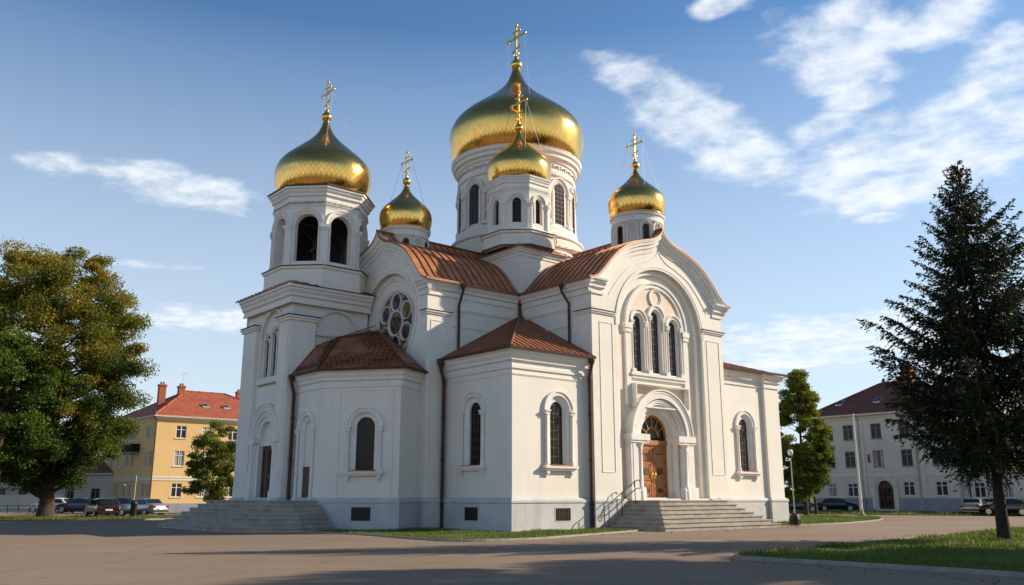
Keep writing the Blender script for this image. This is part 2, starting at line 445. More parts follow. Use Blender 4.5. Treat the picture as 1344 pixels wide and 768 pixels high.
def corn_prof(z0, z1, out):
    h = z1 - z0
    return [(0, z0), (out * .18, z0), (out * .18, z0 + h * .16), (out * .10, z0 + h * .18), (out * .10, z0 + h * .34), (out * .42, z0 + h * .42), (out * .42, z0 + h * .56),
            (out * .55, z0 + h * .62), (out * .72, z0 + h * .72), (out * .72, z0 + h * .80), (out * .95, z0 + h * .86), (out, z0 + h), (-.02, z1)]


def roof_poly(mb, pts, eave=(0, 1), spacing=.55, seam=.05, th=.07, m=0, ms=1, seams=True, courses=0):
    """one roof slope with thickness and standing seams running up from the eave edge"""
    P = [Vector(p) for p in pts]; e = (P[eave[1]] - P[eave[0]]).normalized()
    nrm = Vector((0, 0, 0))
    for i in range(len(P)): nrm += P[i].cross(P[(i + 1) % len(P)])
    nrm.normalize()
    if nrm.z < 0: nrm = -nrm
    g = nrm.cross(e).normalized()
    if g.z < 0: g = -g
    o = P[eave[0]]
    def uvc(p): return ((p - o).dot(e), (p - o).dot(g))
    mb.quad(*P, m=m, uv=[uvc(p) for p in P])
    Q = [p - Vector((0, 0, th)) for p in P]; mb.quad(*Q[::-1], m=m)
    for i in range(len(P)):
        j = (i + 1) % len(P); mb.quad(P[i], P[j], Q[j], Q[i], m=ms)
    if courses:
        L3 = [uvc(p) for p in P]; k = courses
        while k < max(b for a, b in L3):
            xs = []
            for i in range(len(L3)):
                (a0, b0), (a1, b1) = L3[i], L3[(i + 1) % len(L3)]
                if (b0 - k) * (b1 - k) < 0: xs.append(a0 + (a1 - a0) * (k - b0) / (b1 - b0))
            if len(xs) >= 2:
                x0, x1 = min(xs), max(xs); a, b, c, d = [o + e * x + g * y for x, y in ((x0, k - .03), (x1, k - .03), (x1, k + .03), (x0, k + .03))]
                mb.hexa([a, b, c, d] + [a + nrm * .045, b + nrm * .045, c + nrm * .005, d + nrm * .005], m)
                n_ = int((x1 - x0) / .3)
                for i in range(n_):
                    x = x0 + (x1 - x0) * (i + .5 + .5 * (int(k / courses) % 2)) / (n_ + .5); y1 = k + courses - .03
                    w = .014; q4 = [o + e * (x - w) + g * (k + .03), o + e * (x + w) + g * (k + .03), o + e * (x + w) + g * y1, o + e * (x - w) + g * y1]
                    mb.hexa(q4 + [p + nrm * .03 for p in q4], ms)
            k += courses
    if not seams: return
    L2 = [uvc(p) for p in P]; tmin = min(a for a, b in L2); tmax = max(a for a, b in L2)
    t = tmin + spacing * .5
    while t < tmax:
        ys = []
        for i in range(len(L2)):
            (a0, b0), (a1, b1) = L2[i], L2[(i + 1) % len(L2)]
            if (a0 - t) * (a1 - t) < 0: ys.append(b0 + (b1 - b0) * (t - a0) / (a1 - a0))
        if len(ys) >= 2:
            y0, y1 = min(ys), max(ys)
            if y1 - y0 > .15:
                w = .022
                a = o + e * (t - w) + g * y0; b = o + e * (t + w) + g * y0; c = o + e * (t + w) + g * y1; d = o + e * (t - w) + g * y1
                mb.hexa([a, b, c, d] + [p + nrm * seam for p in (a, b, c, d)], ms)
        t += spacing


def catmull(pts, k=6):
    out = []
    for i in range(len(pts) - 1):
        p0 = pts[max(i - 1, 0)]; p1 = pts[i]; p2 = pts[i + 1]; p3 = pts[min(i + 2, len(pts) - 1)]
        for j in range(k):
            t = j / k
            out.append(tuple(.5 * (2 * b + (c - a) * t + (2 * a - 5 * b + 4 * c - d) * t * t + (3 * b - a - 3 * c + d) * t ** 3) for a, b, c, d in zip(p0, p1, p2, p3)))
    out.append(tuple(pts[-1])); return out

# ------------------------------------------------------------------ ground (world metres)
CH_O = Vector((0, 41.3, 0)); CH_R = R(40.1)
CU = Vector((math.cos(CH_R), math.sin(CH_R))); CV = Vector((-math.sin(CH_R), math.cos(CH_R)))
def cw(u, v): return (CH_O.x + CU.x * u + CV.x * v, CH_O.y + CU.y * u + CV.y * v)


def ground_mats():
    m = bpy.data.materials.new('worn asphalt'); m.use_nodes = True; nt = m.node_tree; L = nt.links.new; b = nt.nodes['Principled BSDF']; b.inputs['Roughness'].default_value = .9
    b.inputs['Specular IOR Level'].default_value = .25
    tc = N(nt, 'ShaderNodeTexCoord')
    def nz(s, d=8, r=.6, dist=0, sc=None):
        n = N(nt, 'ShaderNodeTexNoise', inp={'Scale': s, 'Detail': d, 'Roughness': r, 'Distortion': dist})
        if sc:
            mp = N(nt, 'ShaderNodeMapping'); L(tc.outputs['Object'], mp.inputs[0]); mp.inputs['Scale'].default_value = sc; mp.inputs['Rotation'].default_value = (0, 0, R(12)); L(mp.outputs[0], n.inputs['Vector'])
        else: L(tc.outputs['Object'], n.inputs['Vector'])
        return n.outputs[0]
    big = mathn(nt, 'MULTIPLY', mathn(nt, 'SUBTRACT', nz(.13, 6), .35), 3.0, clamp=True)
    c = mixc(nt, big, (.225, .165, .117), (.29, .218, .158))
    wear = mathn(nt, 'MULTIPLY', mathn(nt, 'SUBTRACT', nz(.5, 7, .65, .5, (.35, 1.6, 1)), .55), 5.0, clamp=True)
    c = mixc(nt, mathn(nt, 'MULTIPLY', wear, .5), c, (.20, .16, .13))
    pale = mathn(nt, 'MULTIPLY', mathn(nt, 'SUBTRACT', nz(.28, 9, .7, 1.0, (.25, 1.2, 1)), .57), 6.0, clamp=True)
    c = mixc(nt, mathn(nt, 'MULTIPLY', pale, .5), c, (.46, .38, .31))
    fine = mathn(nt, 'MULTIPLY', mathn(nt, 'SUBTRACT', nz(22, 4, .8), .42), 4.0, clamp=True)
    c = mixc(nt, mathn(nt, 'MULTIPLY', fine, .3), c, (.15, .13, .115))
    # cracks and tar lines
    vo = N(nt, 'ShaderNodeTexVoronoi', feature='DISTANCE_TO_EDGE', inp={'Scale': .22}); wv = N(nt, 'ShaderNodeTexNoise', inp={'Scale': 1.2, 'Detail': 6}); L(tc.outputs['Object'], wv.inputs['Vector'])
    ad = N(nt, 'ShaderNodeVectorMath', operation='ADD'); L(tc.outputs['Object'], ad.inputs[0]); L(wv.outputs['Color'], ad.inputs[1]); L(ad.outputs[0], vo.inputs['Vector'])
    cr = mathn(nt, 'SUBTRACT', 1.0, mathn(nt, 'MULTIPLY', vo.outputs[0], 48.0), clamp=True)
    c = mixc(nt, mathn(nt, 'MULTIPLY', cr, mathn(nt, 'MULTIPLY', mathn(nt, 'ADD', big, .15, clamp=True), .4)), c, (.09, .07, .055))
    # repair patches with tarred edges, oil spots
    bk = N(nt, 'ShaderNodeTexVoronoi', distance='CHEBYCHEV', inp={'Scale': .085, 'Randomness': 1.0}); mp2 = N(nt, 'ShaderNodeMapping'); L(tc.outputs['Object'], mp2.inputs[0]); mp2.inputs['Rotation'].default_value = (0, 0, R(40)); mp2.inputs['Scale'].default_value = (1, 1.5, 1); L(mp2.outputs[0], bk.inputs['Vector'])
    spb = N(nt, 'ShaderNodeSeparateColor'); L(bk.outputs['Color'], spb.inputs[0])
    near = mathn(nt, 'LESS_THAN', bk.outputs['Distance'], .16); pick = mathn(nt, 'GREATER_THAN', spb.outputs[0], .45)
    c = mixc(nt, mathn(nt, 'MULTIPLY', mathn(nt, 'MULTIPLY', near, pick), .6), c, (.16, .125, .095))
    oil = mathn(nt, 'MULTIPLY', mathn(nt, 'SUBTRACT', nz(1.1, 3, .5), .66), 12.0, clamp=True)
    c = mixc(nt, mathn(nt, 'MULTIPLY', oil, .55), c, (.10, .085, .075))
    L(c, b.inputs['Base Color'])
    bm = N(nt, 'ShaderNodeBump', inp={'Strength': .6, 'Distance': .012}); L(nz(45, 5, .75), bm.inputs['Height']); L(bm.outputs[0], b.inputs['Normal'])
    return m


asphalt = ground_mats()
grass_m = mat('lawn soil and turf', (.075, .115, .022), .95, col2=(.12, .135, .04), vscale=.9, bump=1.0, bscale=30, bdist=.05, stain=((.17, .13, .07), .8, .7))
kerb_m = mat('concrete kerb', (.36, .33, .29), .9, var=.15, vscale=3, bump=.4, stain=((.15, .13, .11), .6, 2))
far_ground_m = mat('far ground', (.085, .11, .04), .95, col2=(.13, .12, .06), vscale=.05, bump=.3)


def flat_poly(name, pts, z, m, th=0):
    mb = MB()
    loops = [[Vector((x, y, 0)) for x, y in pts]]
    mb.v = [(x, y, z) for x, y in pts]
    for t in tessellate_polygon(loops):
        t = tuple(t); a, b, c = (mb.v[k] for k in t)
        if (b[0] - a[0]) * (c[1] - a[1]) - (b[1] - a[1]) * (c[0] - a[0]) < 0: t = t[::-1]
        mb.f.append(t); mb.mi.append(0)
    if th: mb.grid([[(x, y, z) for x, y in pts], [(x, y, z - th) for x, y in pts]], closed=True, smooth=False)
    o = mb.build(name, m); o['kind'] = 'structure'; return o


flat_poly('ground', [(-900, -300), (900, -300), (900, 2200), (-900, 2200)], -.02, far_ground_m)
flat_poly('plaza_asphalt', [(-80, -30), (80, -30), (110, 110), (-110, 110)], 0, asphalt)


def smooth_line(p, k=6): return catmull([tuple(map(float, q)) for q in p], k)


def kerb(path, name='kerb', w=.16, h=.11, closed=False):
    mb = MB(); cornice(mb, path, [(-w / 2, -.02), (w / 2, -.02), (w / 2, h - .015), (w / 2 - .02, h), (-w / 2 + .02, h), (-w / 2, h - .015)], closed=closed)
    return tag(mb.build(name, kerb_m), kind='structure')


rng = np.random.default_rng(5)


def in_poly(x, y, poly):
    c = np.zeros(len(x), bool); n = len(poly)
    for i in range(n):
        x0, y0 = poly[i]; x1, y1 = poly[(i + 1) % n]
        hit = ((y0 > y) != (y1 > y)) & (x < (x1 - x0) * (y - y0) / ((y1 - y0) or 1e-9) + x0)
        c ^= hit
    return c


def leafy_mesh(name, cen, e1, e2, col, material, parent=None, tri=False):
    """one mesh of many small faces: centre + two half-axes per leaf, a colour per leaf"""
    n = len(cen); k = 3 if tri else 4
    if tri: co = np.stack([cen - e1, cen + e1, cen + e2 * 2], 1)
    else: co = np.stack([cen - e1 - e2 * .6, cen + e1 * .8 - e2, cen + e1 + e2 * .6, cen - e1 * .8 + e2], 1)
    me = bpy.data.meshes.new(name); me.vertices.add(n * k); me.vertices.foreach_set('co', co.reshape(-1).astype(np.float32))
    me.loops.add(n * k); me.loops.foreach_set('vertex_index', np.arange(n * k, dtype=np.int32))
    me.polygons.add(n); me.polygons.foreach_set('loop_start', np.arange(0, n * k, k, dtype=np.int32)); me.polygons.foreach_set('loop_total', np.full(n, k, np.int32))
    me.materials.append(material); me.update(calc_edges=True)
    at = me.attributes.new('leafcol', 'FLOAT_COLOR', 'FACE')
    at.data.foreach_set('color', np.concatenate([col, np.ones((n, 1))], 1).reshape(-1).astype(np.float32))
    o = bpy.data.objects.new(name, me); COL.objects.link(o)
    if parent: o.parent = parent
    return o


def grass(poly, n, h=.06, name='grass', z=.03, col=(.085, .15, .025), col2=(.16, .19, .05)):
    xs = [p[0] for p in poly]; ys = [p[1] for p in poly]
    x = rng.uniform(min(xs), max(xs), n * 3); y = rng.uniform(min(ys), max(ys), n * 3)
    k = in_poly(x, y, poly); x = x[k][:n]; y = y[k][:n]; m = len(x)
    hh = h * rng.uniform(.5, 1.5, m) * (1 + .6 * np.sin(x * 1.3 + np.sin(y * .9) * 2))
    a = rng.uniform(0, 2 * PI, m)
    e1 = np.stack([np.cos(a) * h * .28, np.sin(a) * h * .28, 0 * a], 1); e2 = np.stack([rng.normal(0, .2, m) * hh, rng.normal(0, .2, m) * hh, hh * .5], 1)
    t = rng.uniform(0, 1, (m, 1)) * .6 + .4 * (np.sin(x * .7 + 2) * np.sin(y * .8) > .2)[:, None]
    c = np.array(col) * (1 - t) + np.array(col2) * t
    o = leafy_mesh(name, np.stack([x, y, np.full(m, z)], 1), e1, e2, c, blade_m, tri=True)
    return tag(o, kind='stuff')


# lawn strip round the foot of the church
strip_front = smooth_line([(-9.4, 41.0), (-6.6, 38.8), (-3.6, 34.6), (-1.9, 33.0), (.6, 34.4), (3.2, 38.2), cw(5.9, -2.6)], 5)
strip = strip_front + [cw(5.9, 0), cw(1, 1), cw(-1, 7), cw(-4.5, 6.5)]
flat_poly('lawn_strip', strip, .05, grass_m)
kerb(strip_front, w=.12, h=.07)
grass(strip, 26000, .07)
# the lawn under the spruce
lawn_edge = smooth_line([(14.5, 6.0), (12.5, 13.5), (10.5, 18.3), (8.4, 21.0), (6.6, 22.9), (5.9, 23.8), (6.6, 24.9), (8.9, 27.6), (13.1, 32.0), (18.6, 37.6), (26.0, 45.0), (36, 50)], 5)
lawn = lawn_edge + [(60, 40), (60, 6)]
flat_poly('lawn', lawn, .07, grass_m)
kerb(lawn_edge[::-1], w=.14, h=.10)
grass([p for p in lawn_edge] + [(36, 20), (20, 6)], 110000, .085, z=.07)
# little grass patch behind the lamp post and verges by the far buildings
patch = smooth_line([(16.4, 51.4), (20.4, 55.0), (25.6, 62.5), (28.6, 70.5), (26.5, 74.5), (21.5, 73.5), (15.5, 63.0), (14.5, 55), (16.4, 51.4)], 4)
flat_poly('lawn_patch', patch, .05, grass_m); kerb(patch, w=.12, h=.07, closed=False); grass(patch, 26000, .09)
vr = [(26.5, 87.5), (34.5, 79.5), (44.0, 75.0), (62, 62), (66, 66), (47, 82), (37.5, 95.5), (30, 101)]
flat_poly('verge', vr, .05, grass_m); grass(vr, 16000, .14)
vl = [(-70, 50.5), (-31.5, 55.6), (-24.5, 64.5), (-23.0, 75), (-40, 73.0), (-70, 68)]
flat_poly('left_lawn', vl, .05, grass_m); kerb([(-70, 50.4), (-31.5, 55.5), (-24.4, 64.5)], w=.14, h=.1); grass(vl, 42000, .11, col=(.11, .15, .03), col2=(.22, .2, .06))

def leaf_litter(poly, n):
    xs = [p[0] for p in poly]; ys = [p[1] for p in poly]
    x = rng.uniform(min(xs), max(xs), n * 4); y = rng.uniform(min(ys), max(ys), n * 4); k = in_poly(x, y, poly); x, y = x[k][:n], y[k][:n]; m = len(x); a = rng.uniform(0, 2 * PI, m)
    e1 = np.stack([np.cos(a), np.sin(a), rng.normal(0, .3, m)], 1) * .035; e2 = np.stack([-np.sin(a), np.cos(a), rng.normal(0, .3, m)], 1) * .025
    t = rng.uniform(0, 1, (m, 1)); return tag(leafy_mesh('fallen_leaves', np.stack([x, y, np.full(m, .03)], 1), e1, e2, np.array([.30, .18, .05]) * t + np.array([.16, .08, .03]) * (1 - t), blade_m), kind='stuff')
leaf_litter([(-9.5, 40.5), (-2, 32.2), (3.6, 37), (14, 45), (17.5, 49.5), (17, 50.5), (3, 39), (-2, 34), (-8, 41)], 700)
leaf_litter([(5.2, 23.0), (12.5, 11.5), (13.5, 12), (6.2, 23.4), (9, 28), (19, 38.6), (18, 39.5), (7.5, 28)], 500)

# ------------------------------------------------------------------ the church
church = empty('church', CH_O, CH_R)
tag(church, 'large white church with golden onion domes and copper roofs in the middle of the plaza', 'church')
ch = church
Bf = F((0, -.28), (1, 0), (0, -1))          # right (entrance) facade
Af = F((-1.23, 0), (0, 1), (-1, 0))         # left arm facade
LW = F((0, 5.45), (1, 0), (0, -1))          # side wall of the left arm
RW = F((5.2, 0), (0, 1), (-1, 0))           # side wall of the right arm
ApL = F((0, 0), (0, 1), (-1, 0)); ApR = F((0, 0), (1, 0), (0, -1))
Wg = F((0, .3), (1, 0), (0, -1))
TA = F((-6.0, 0), (0, 1), (-1, 0)); TB = F((0, 11.46), (1, 0), (0, -1))
GC = 10.74                                   # axis of the entrance facade
LC = 10.2                                    # axis of the left arm


def ogee(hw):
    """right half of the kokoshnik outline, centred, scaled to a half width"""
    p = [(0, 16.45), (.28, 16.08), (.85, 15.74), (1.9, 15.42), (3.0, 14.95), (3.95, 14.2), (4.7, 13.4), (5.2, 12.92), (5.75, 12.72)]
    return [(a * hw / 5.75, z) for a, z in p]


def ogee_full(c, hw, dz=0, k=4):
    r = catmull(ogee(hw), k); return [(c - a, z + dz) for a, z in r[::-1]] + [(c + a, z + dz) for a, z in r[1:]]


def leaded(mb, f, sc, z0, zs, r, d, nx=3, dz=.42, m=0, t=.016):
    """glazing bars"""
    for i in range(1, nx):
        x = sc - r + 2 * r * i / nx; fbox(mb, f, x - t, x + t, z0, zs + math.sqrt(max(0, r * r - (x - sc) ** 2)), d, d + .02, m)
    z = z0 + dz
    while z < zs + r * .7:
        w = r if z < zs else math.sqrt(max(.01, r * r - (z - zs) ** 2)); fbox(mb, f, sc - w, sc + w, z - t, z + t, d + .002, d + .018, m); z += dz


def arched_window(f, sc, z0, zs, rg, dg, parent=ch, name='window', surround=None, sill=True, cols=True, bars=True, nx=3):
    """rg glass radius, dg glass depth (inwards). surround = (outer radius, projection)"""
    mb = MB(); r_out, pr = surround
    r_in = r_out - (.26 if r_out > .5 else .14)
    # splayed inner order from the wall hole to the glass
    n = 20
    lo, li = arch_loop(sc, z0, zs, r_in, n), arch_loop(sc, z0 + .05, zs, rg, n)
    mb.grid([[f(a, b, .012) for a, b in lo], [f(a, b, -dg * .45) for a, b in arch_loop(sc, z0 + .01, zs, (r_in * .55 + rg * .45), n)]], m=0, smooth=False)
    mb.grid([[f(a, b, -dg * .45) for a, b in arch_loop(sc, z0 + .01, zs, (r_in * .55 + rg * .45), n)], [f(a, b, -dg * .5) for a, b in li]], m=0, smooth=False)
    mb.grid([[f(a, b, -dg * .5) for a, b in li], [f(a, b, -dg - .02) for a, b in li]], m=0, smooth=False)
    archivolt(mb, f, sc, zs, r_out, r_out - r_in, 0, pr)
    if cols:
        rc = .085 * (r_out / 1.0)
        for s in (-1, 1):
            x = sc + s * (r_out - .15)
            c = f(x, 0, pr * .55)
            mb.lathe(c[:2], [(rc * 1.5, z0 - .02), (rc * 1.5, z0 + .12), (rc, z0 + .2), (rc, zs - .32), (rc * 1.25, zs - .26), (rc, zs - .22)], 12)
            fbox(mb, f, x - rc * 1.6, x + rc * 1.6, zs - .22, zs - .08, 0, pr * .55 + rc * 1.5)
            fbox(mb, f, x - rc * 2.0, x + rc * 2.0, zs - .08, zs - .002, 0, pr * .55 + rc * 2.0)
    if sill:
        fbox(mb, f, sc - r_out - .1, sc + r_out + .1, z0 - .16, z0 - .02, 0, pr + .16)
        fbox(mb, f, sc - r_out - .02, sc + r_out + .02, z0 - .25, z0 - .16, 0, pr + .09)
        for s in (-1, 1):
            fbox(mb, f, sc + s * (r_out - .18) - .09, sc + s * (r_out - .18) + .09, z0 - .42, z0 - .25, 0, pr + .05)
            fbox(mb, f, sc + s * (r_out - .18) - .06, sc + s * (r_out - .18) + .06, z0 - .55, z0 - .42, 0, pr * .6)
    w = mb.build(name, trim, parent)
    g = MB(); l = arch_loop(sc, z0 - .0, zs, rg + .03, n); g.quad(*[f(a, b, -dg) for a, b in l]); gp = g.build('pane', glass, w)
    s2 = MB(); fbox(s2, f, sc - r_in + .02, sc + r_in - .02, z0 - .035, z0 + .004, -dg, pr + .18); s2.build('sill_flashing', copper, w) if sill else None
    if bars:
        b = MB(); leaded(b, f, sc, z0, zs, rg, -dg + .002, nx); b.build('glazing_bars', lead_m, w)
    return w


# ---- walls of the arms and corner apse
mb = MB()
og = ogee_full(GC, 5.62, -.12); og = [p for p in og if 5.2 <= p[0] <= 16.29]
facade = [(5.2, 0), (5.2, 12.6)] + og + [(16.29, 12.6), (16.29, 0)]
nz0, nzs, nr = 1.5, 10.6, 3.65
sheet(mb, Bf, facade, 0, [(arch_loop(GC, nz0, nzs, nr, 28), .2)])
band(mb, Bf, arch_loop(GC, nz0, nzs, nr, 28), arch_loop(GC, nz0, nzs, nr - .32, 28), -.2)
lo = arch_loop(GC, nz0, nzs, nr - .32, 28); mb.grid([[Bf(a, b, -.2) for a, b in lo], [Bf(a, b, -.43) for a, b in lo]], smooth=False)
tri = [(GC - 1.5, 8.3, 11.1, .42), (GC, 8.3, 11.5, .46), (GC + 1.5, 8.3, 11.1, .42)]
sheet(mb, Bf, lo, -.43, [(arch_loop(c, a, b, r), 0) for c, a, b, r in tri] + [(arch_loop(10.5, 1.55, 4.8, 1.75, 20), 0)])
# side walls of right arm, left arm
sheet(mb, RW, rect_loop(-.28, 7.2, 0, 12.9), 0)
mb.quad((16.29, -.28, 0), (16.29, 7, 0), (16.29, 7, 12.9), (16.29, -.28, 12.9))
sheet(mb, LW, rect_loop(-1.23, 5.2, 0, 12.9), 0)
ogl = [p for p in ogee_full(LC, 4.85, -.12) if 5.45 <= p[0] <= 14.95]
ARC = (9.25, 10.9, 2.75)
sheet(mb, Af, [(5.45, 0), (5.45, 12.6)] + ogl + [(14.95, 12.6), (14.95, 0)], 0, [([(ARC[0] + ARC[2] * math.cos(2 * PI * i / 40), ARC[1] + .3 + ARC[2] * math.sin(2 * PI * i / 40)) for i in range(40)], .3)])
mb.quad(*[Af(ARC[0] + ARC[2] * math.cos(2 * PI * i / 40), ARC[1] + .3 + ARC[2] * math.sin(2 * PI * i / 40), -.3) for i in range(40)])
mb.quad((-1.23, 14.95, 0), (6, 14.95, 0), (6, 14.95, 12.9), (-1.23, 14.95, 12.9))
# crossing and rear arms
mb.box((5.25, 7.0, 0), (16.25, 15.4, 12.9)); mb.box((5.6, 15.4, 0), (15.9, 21.8, 12.7)); mb.box((16.3, 7.2, 0), (22.4, 15, 8.9))
mb.build('nave_wall', plaster, ch)
mb = MB()
hw = [(arch_loop(2.98, 3.1, 5.75, .74, 20), 0)]
sheet(mb, ApR, rect_loop(0, 5.2, 0, 8.5), 0, [(arch_loop(2.98, 3.1, 5.75, .74, 20), 0)])
sheet(mb, ApL, rect_loop(0, 5.45, 0, 8.5), 0, [(arch_loop(2.98, 3.1, 5.75, .74, 20), 0)])
mb.build('corner_chapel_wall', plaster, ch)
mb = MB()
sheet(mb, Wg, rect_loop(16.29, 22.4, 0, 9.0), 0, [(arch_loop(18.9, 3.1, 5.8, .74, 20), 0)])
mb.quad((22.4, .3, 0), (22.4, 21, 0), (22.4, 21, 9), (22.4, .3, 9)); fbox(mb, Wg, 20.9, 22.42, 0, 8.35, 0, .2)
mb.quad((22.4, 21, 0), (16, 21, 0), (16, 21, 9), (22.4, 21, 9))
mb.build('side_wing_wall', plaster, ch)

# chapel on the left facade (three visible faces)
C1, C2, C3 = (-5.5, 8.4), (-2.98, 5.04), (-1.2, 6.0)
def frame2(a, b):
    d = Vector((b[0] - a[0], b[1] - a[1])); l = d.length; d /= l
    return F(a, (d.x, d.y), (d.y, -d.x)), l
F2, L2_ = frame2(C1, C2); F3, L3_ = frame2(C2, C3); F1 = F((-5.5, 0), (0, 1), (-1, 0))
mb = MB()
sheet(mb, F2, rect_loop(0, L2_, 0, 7.6), 0, [(arch_loop(2.35, 2.85, 5.0, .74, 20), 0)])
sheet(mb, F3, rect_loop(0, L3_, 0, 7.6), 0)
sheet(mb, F1, rect_loop(8.4, 11.46, 0, 7.6), 0, [(arch_loop(9.95, 1.45, 5.0, .74, 20), 0)])
# raised frame strip round the window panel
for a, b, c, d in ((.95, 1.0, 1.6, 6.85), (3.8, 3.85, 1.6, 6.85), (1.0, 3.8, 6.8, 6.85)): fbox(mb, F2, a, b, c, d, 0, .035)
mb.build('polygonal_chapel_wall', plaster, ch)

# bell tower
mb = MB()
tw = [(arch_loop(13.95 + i * .93, 8.2, 10.35 + (.3 if i == 0 else 0), .30, 12), .0) for i in (-1, 0, 1)]
sheet(mb, TA, rect_loop(11.46, 17.4, 0, 12.2), -.12, [(arch_loop(14.0, 7.6, 10.5, 1.42, 20), .18), (arch_loop(13.75, 1.45, 4.75, 1.3, 20), 0)])
sheet(mb, TA, arch_loop(14.0, 7.6, 10.5, 1.42, 20), -.30, tw)
sheet(mb, TB, rect_loop(-6.0, -1.2, 0, 12.2), -.12, [(arch_loop(-3.15, 9.0, 10.45, 1.35, 20), .12)])
mb.quad(*[TB(a, b, -.24) for a, b in arch_loop(-3.15, 9.0, 10.45, 1.35, 20)])
for a, b in ((11.46, 12.62), (15.65, 17.4)): fbox(mb, TA, a, b, 0, 11.05, -.13, .12)
fbox(mb, TB, -6.12, -4.6, 0, 11.05, -.13, .12)
mb.quad((-6, 17.4, 0), (-1.2, 17.4, 0), (-1.2, 17.4, 12.2), (-6, 17.4, 12.2)); mb.quad((-1.2, 11.5, 12), (-1.2, 17.4, 12), (-1.2, 17.4, 13), (-1.2, 11.5, 13))
fbox(mb, TA, 11.34, 17.5, 12.0, 12.4, -3, -.02); mb.box((-1.3, 14.9, 0), (5.7, 21.4, 8.6))
mb.build('bell_tower_wall', plaster, ch)

# ---- plinth with its capping
mb = MB()
foot = [(-6.12, 17.5), (-6.12, 11.34), (-5.5, 11.34), C1, C2, C3, (-1.23, 6.0), (-1.23, 5.45), (0, 5.45), (0, 0), (5.2, 0), (5.2, -.28), (16.29, -.28), (16.29, .3), (20.9, .3), (20.9, .1), (22.4, .1), (22.4, 21)]
seg = [foot[0:2] + [(-5.5, 11.34)], [(-5.5, 11.34), C1, C2, C3], [(-1.23, 6.0), (-1.23, 5.45), (0, 5.45), (0, 0), (5.2, 0), (5.2, -.28), (6.3, -.28)], [(15.2, -.28), (16.29, -.28), (16.29, .3), (20.9, .3), (20.9, .1), (22.4, .1), (22.4, 21)]]
PP = [(0, -.05), (.14, -.05), (.14, 1.28), (.18, 1.32), (.18, 1.42), (.10, 1.50), (.03, 1.54), (0, 1.56)]
for s_ in seg: cornice(mb, s_, PP)
fbox(mb, Bf, 6.3, 7.1, 0, 1.5, 0, .12); fbox(mb, Bf, 14.4, 15.2, 0, 1.5, 0, .12); fbox(mb, Bf, 7.1, 14.4, 0, 1.42, -.44, .05)
mb.build('plinth', plinth_m, ch)
for f, a, b, c, d in ((ApR, 2.62, 3.6, .48, 1.06), (ApL, 2.38, 3.42, .48, 1.1), (F2, 1.86, 2.86, .46, 1.1)):
    v_ = MB(); fbox(v_, f, a - .06, b + .06, c - .06, d + .06, .12, .15); o = v_.build('cellar_vent', plinth_m, ch)
    g_ = MB(); fbox(g_, f, a, b, c, d, .13, .156, 0)
    n_ = 7
    for i in range(n_): x = a + (b - a) * (i + .5) / n_; fbox(g_, f, x - .012, x + .012, c, d, .157, .18, 1)
    fbox(g_, f, a, b, (c + d) / 2 - .012, (c + d) / 2 + .012, .158, .176, 1)
    g_.build('grille', [black_paint, dark_copper], o)

# ---- cornices and string courses
S = lambda z, o=.14, h=.2: [(0, z), (o * .5, z), (o * .6, z + h * .45), (o, z + h * .5), (o, z + h * .85), (0, z + h)]
P_arm = corn_prof(12.05, 12.86, .42)
cap_a = [(-6.0, 12.62), (-6.12, 12.62), (-6.12, 11.34), (-4.6, 11.34), (-4.6, 11.46)]; cap_b = [(-6.12, 17.5), (-6.12, 15.65), (-6.0, 15.65)]
caps = [[(5.2, .9), (5.2, -.28), (6.95, -.28)], [(14.35, -.28), (16.29, -.28), (16.29, 1)], [(-1.23, 5.95), (-1.23, 5.45), (.35, 5.45)]]
jobs = [('arm_cornice', [(5.2, 5.45), (5.2, -.28), (6.1, -.28)], P_arm), ('arm_cornice', [(15.4, -.28), (16.29, -.28), (16.29, 6)], P_arm), ('arm_cornice', [(-1.23, 6.2), (-1.23, 5.45), (5.2, 5.45)], P_arm),
        ('string_course', [(5.2, 5.45), (5.2, .95)], S(11.35, .08, .16)), ('string_course', [(.4, 5.45), (5.2, 5.45)], S(11.35, .08, .16)), ('string_course', [(5.2, 5.45), (5.2, .95)], S(10.45, .06, .12)), ('string_course', [(.4, 5.45), (5.2, 5.45)], S(10.45, .06, .12)),
        ('chapel_cornice', [(0, 5.45), (0, 0), (5.2, 0)], corn_prof(7.62, 8.56, .40)), ('string_course', [(0, 5.45), (0, 0), (5.2, 0)], S(7.3, .05, .1)), ('chapel_cornice', [(-5.5, 11.34), C1, C2, C3], corn_prof(6.98, 7.86, .36)),
        ('wing_cornice', [(16.29, .3), (20.9, .3), (20.9, .1), (22.42, .1), (22.42, 21)], corn_prof(8.3, 9.15, .40)), ('tower_cornice', [(-6.12, 17.5), (-6.12, 11.34), (-1.2, 11.34)], corn_prof(11.9, 12.86, .42)),
        ('pilaster_cap', cap_a, S(10.95, .2, .26)), ('pilaster_cap', cap_b, S(10.95, .2, .26)), ('string_course', [(-4.6, 11.46), (-1.2, 11.46)], S(10.3, .06, .12))] + [('pilaster_cap', c_, S(11.0)) for c_ in caps]
for nm, pth, pr_ in jobs: mb = MB(); cornice(mb, pth, pr_); mb.build(nm, trim, ch)
for pth, pr_ in [(cap_a, [(0, 11.22), (.24, 11.20), (.24, 11.235), (0, 11.28)]), (cap_b, [(0, 11.22), (.24, 11.20), (.24, 11.235), (0, 11.28)]), ([(-6.12, 17.6), (-6.12, 11.34), (-1.2, 11.34)], [(0, 12.87), (.47, 12.865), (.47, 12.93), (0, 13.0)])] + [(c_, [(0, 11.205), (.18, 11.19), (.18, 11.22), (0, 11.26)]) for c_ in caps]:
    mb = MB(); cornice(mb, pth, pr_); mb.build('copper_flashing', dark_copper, ch)

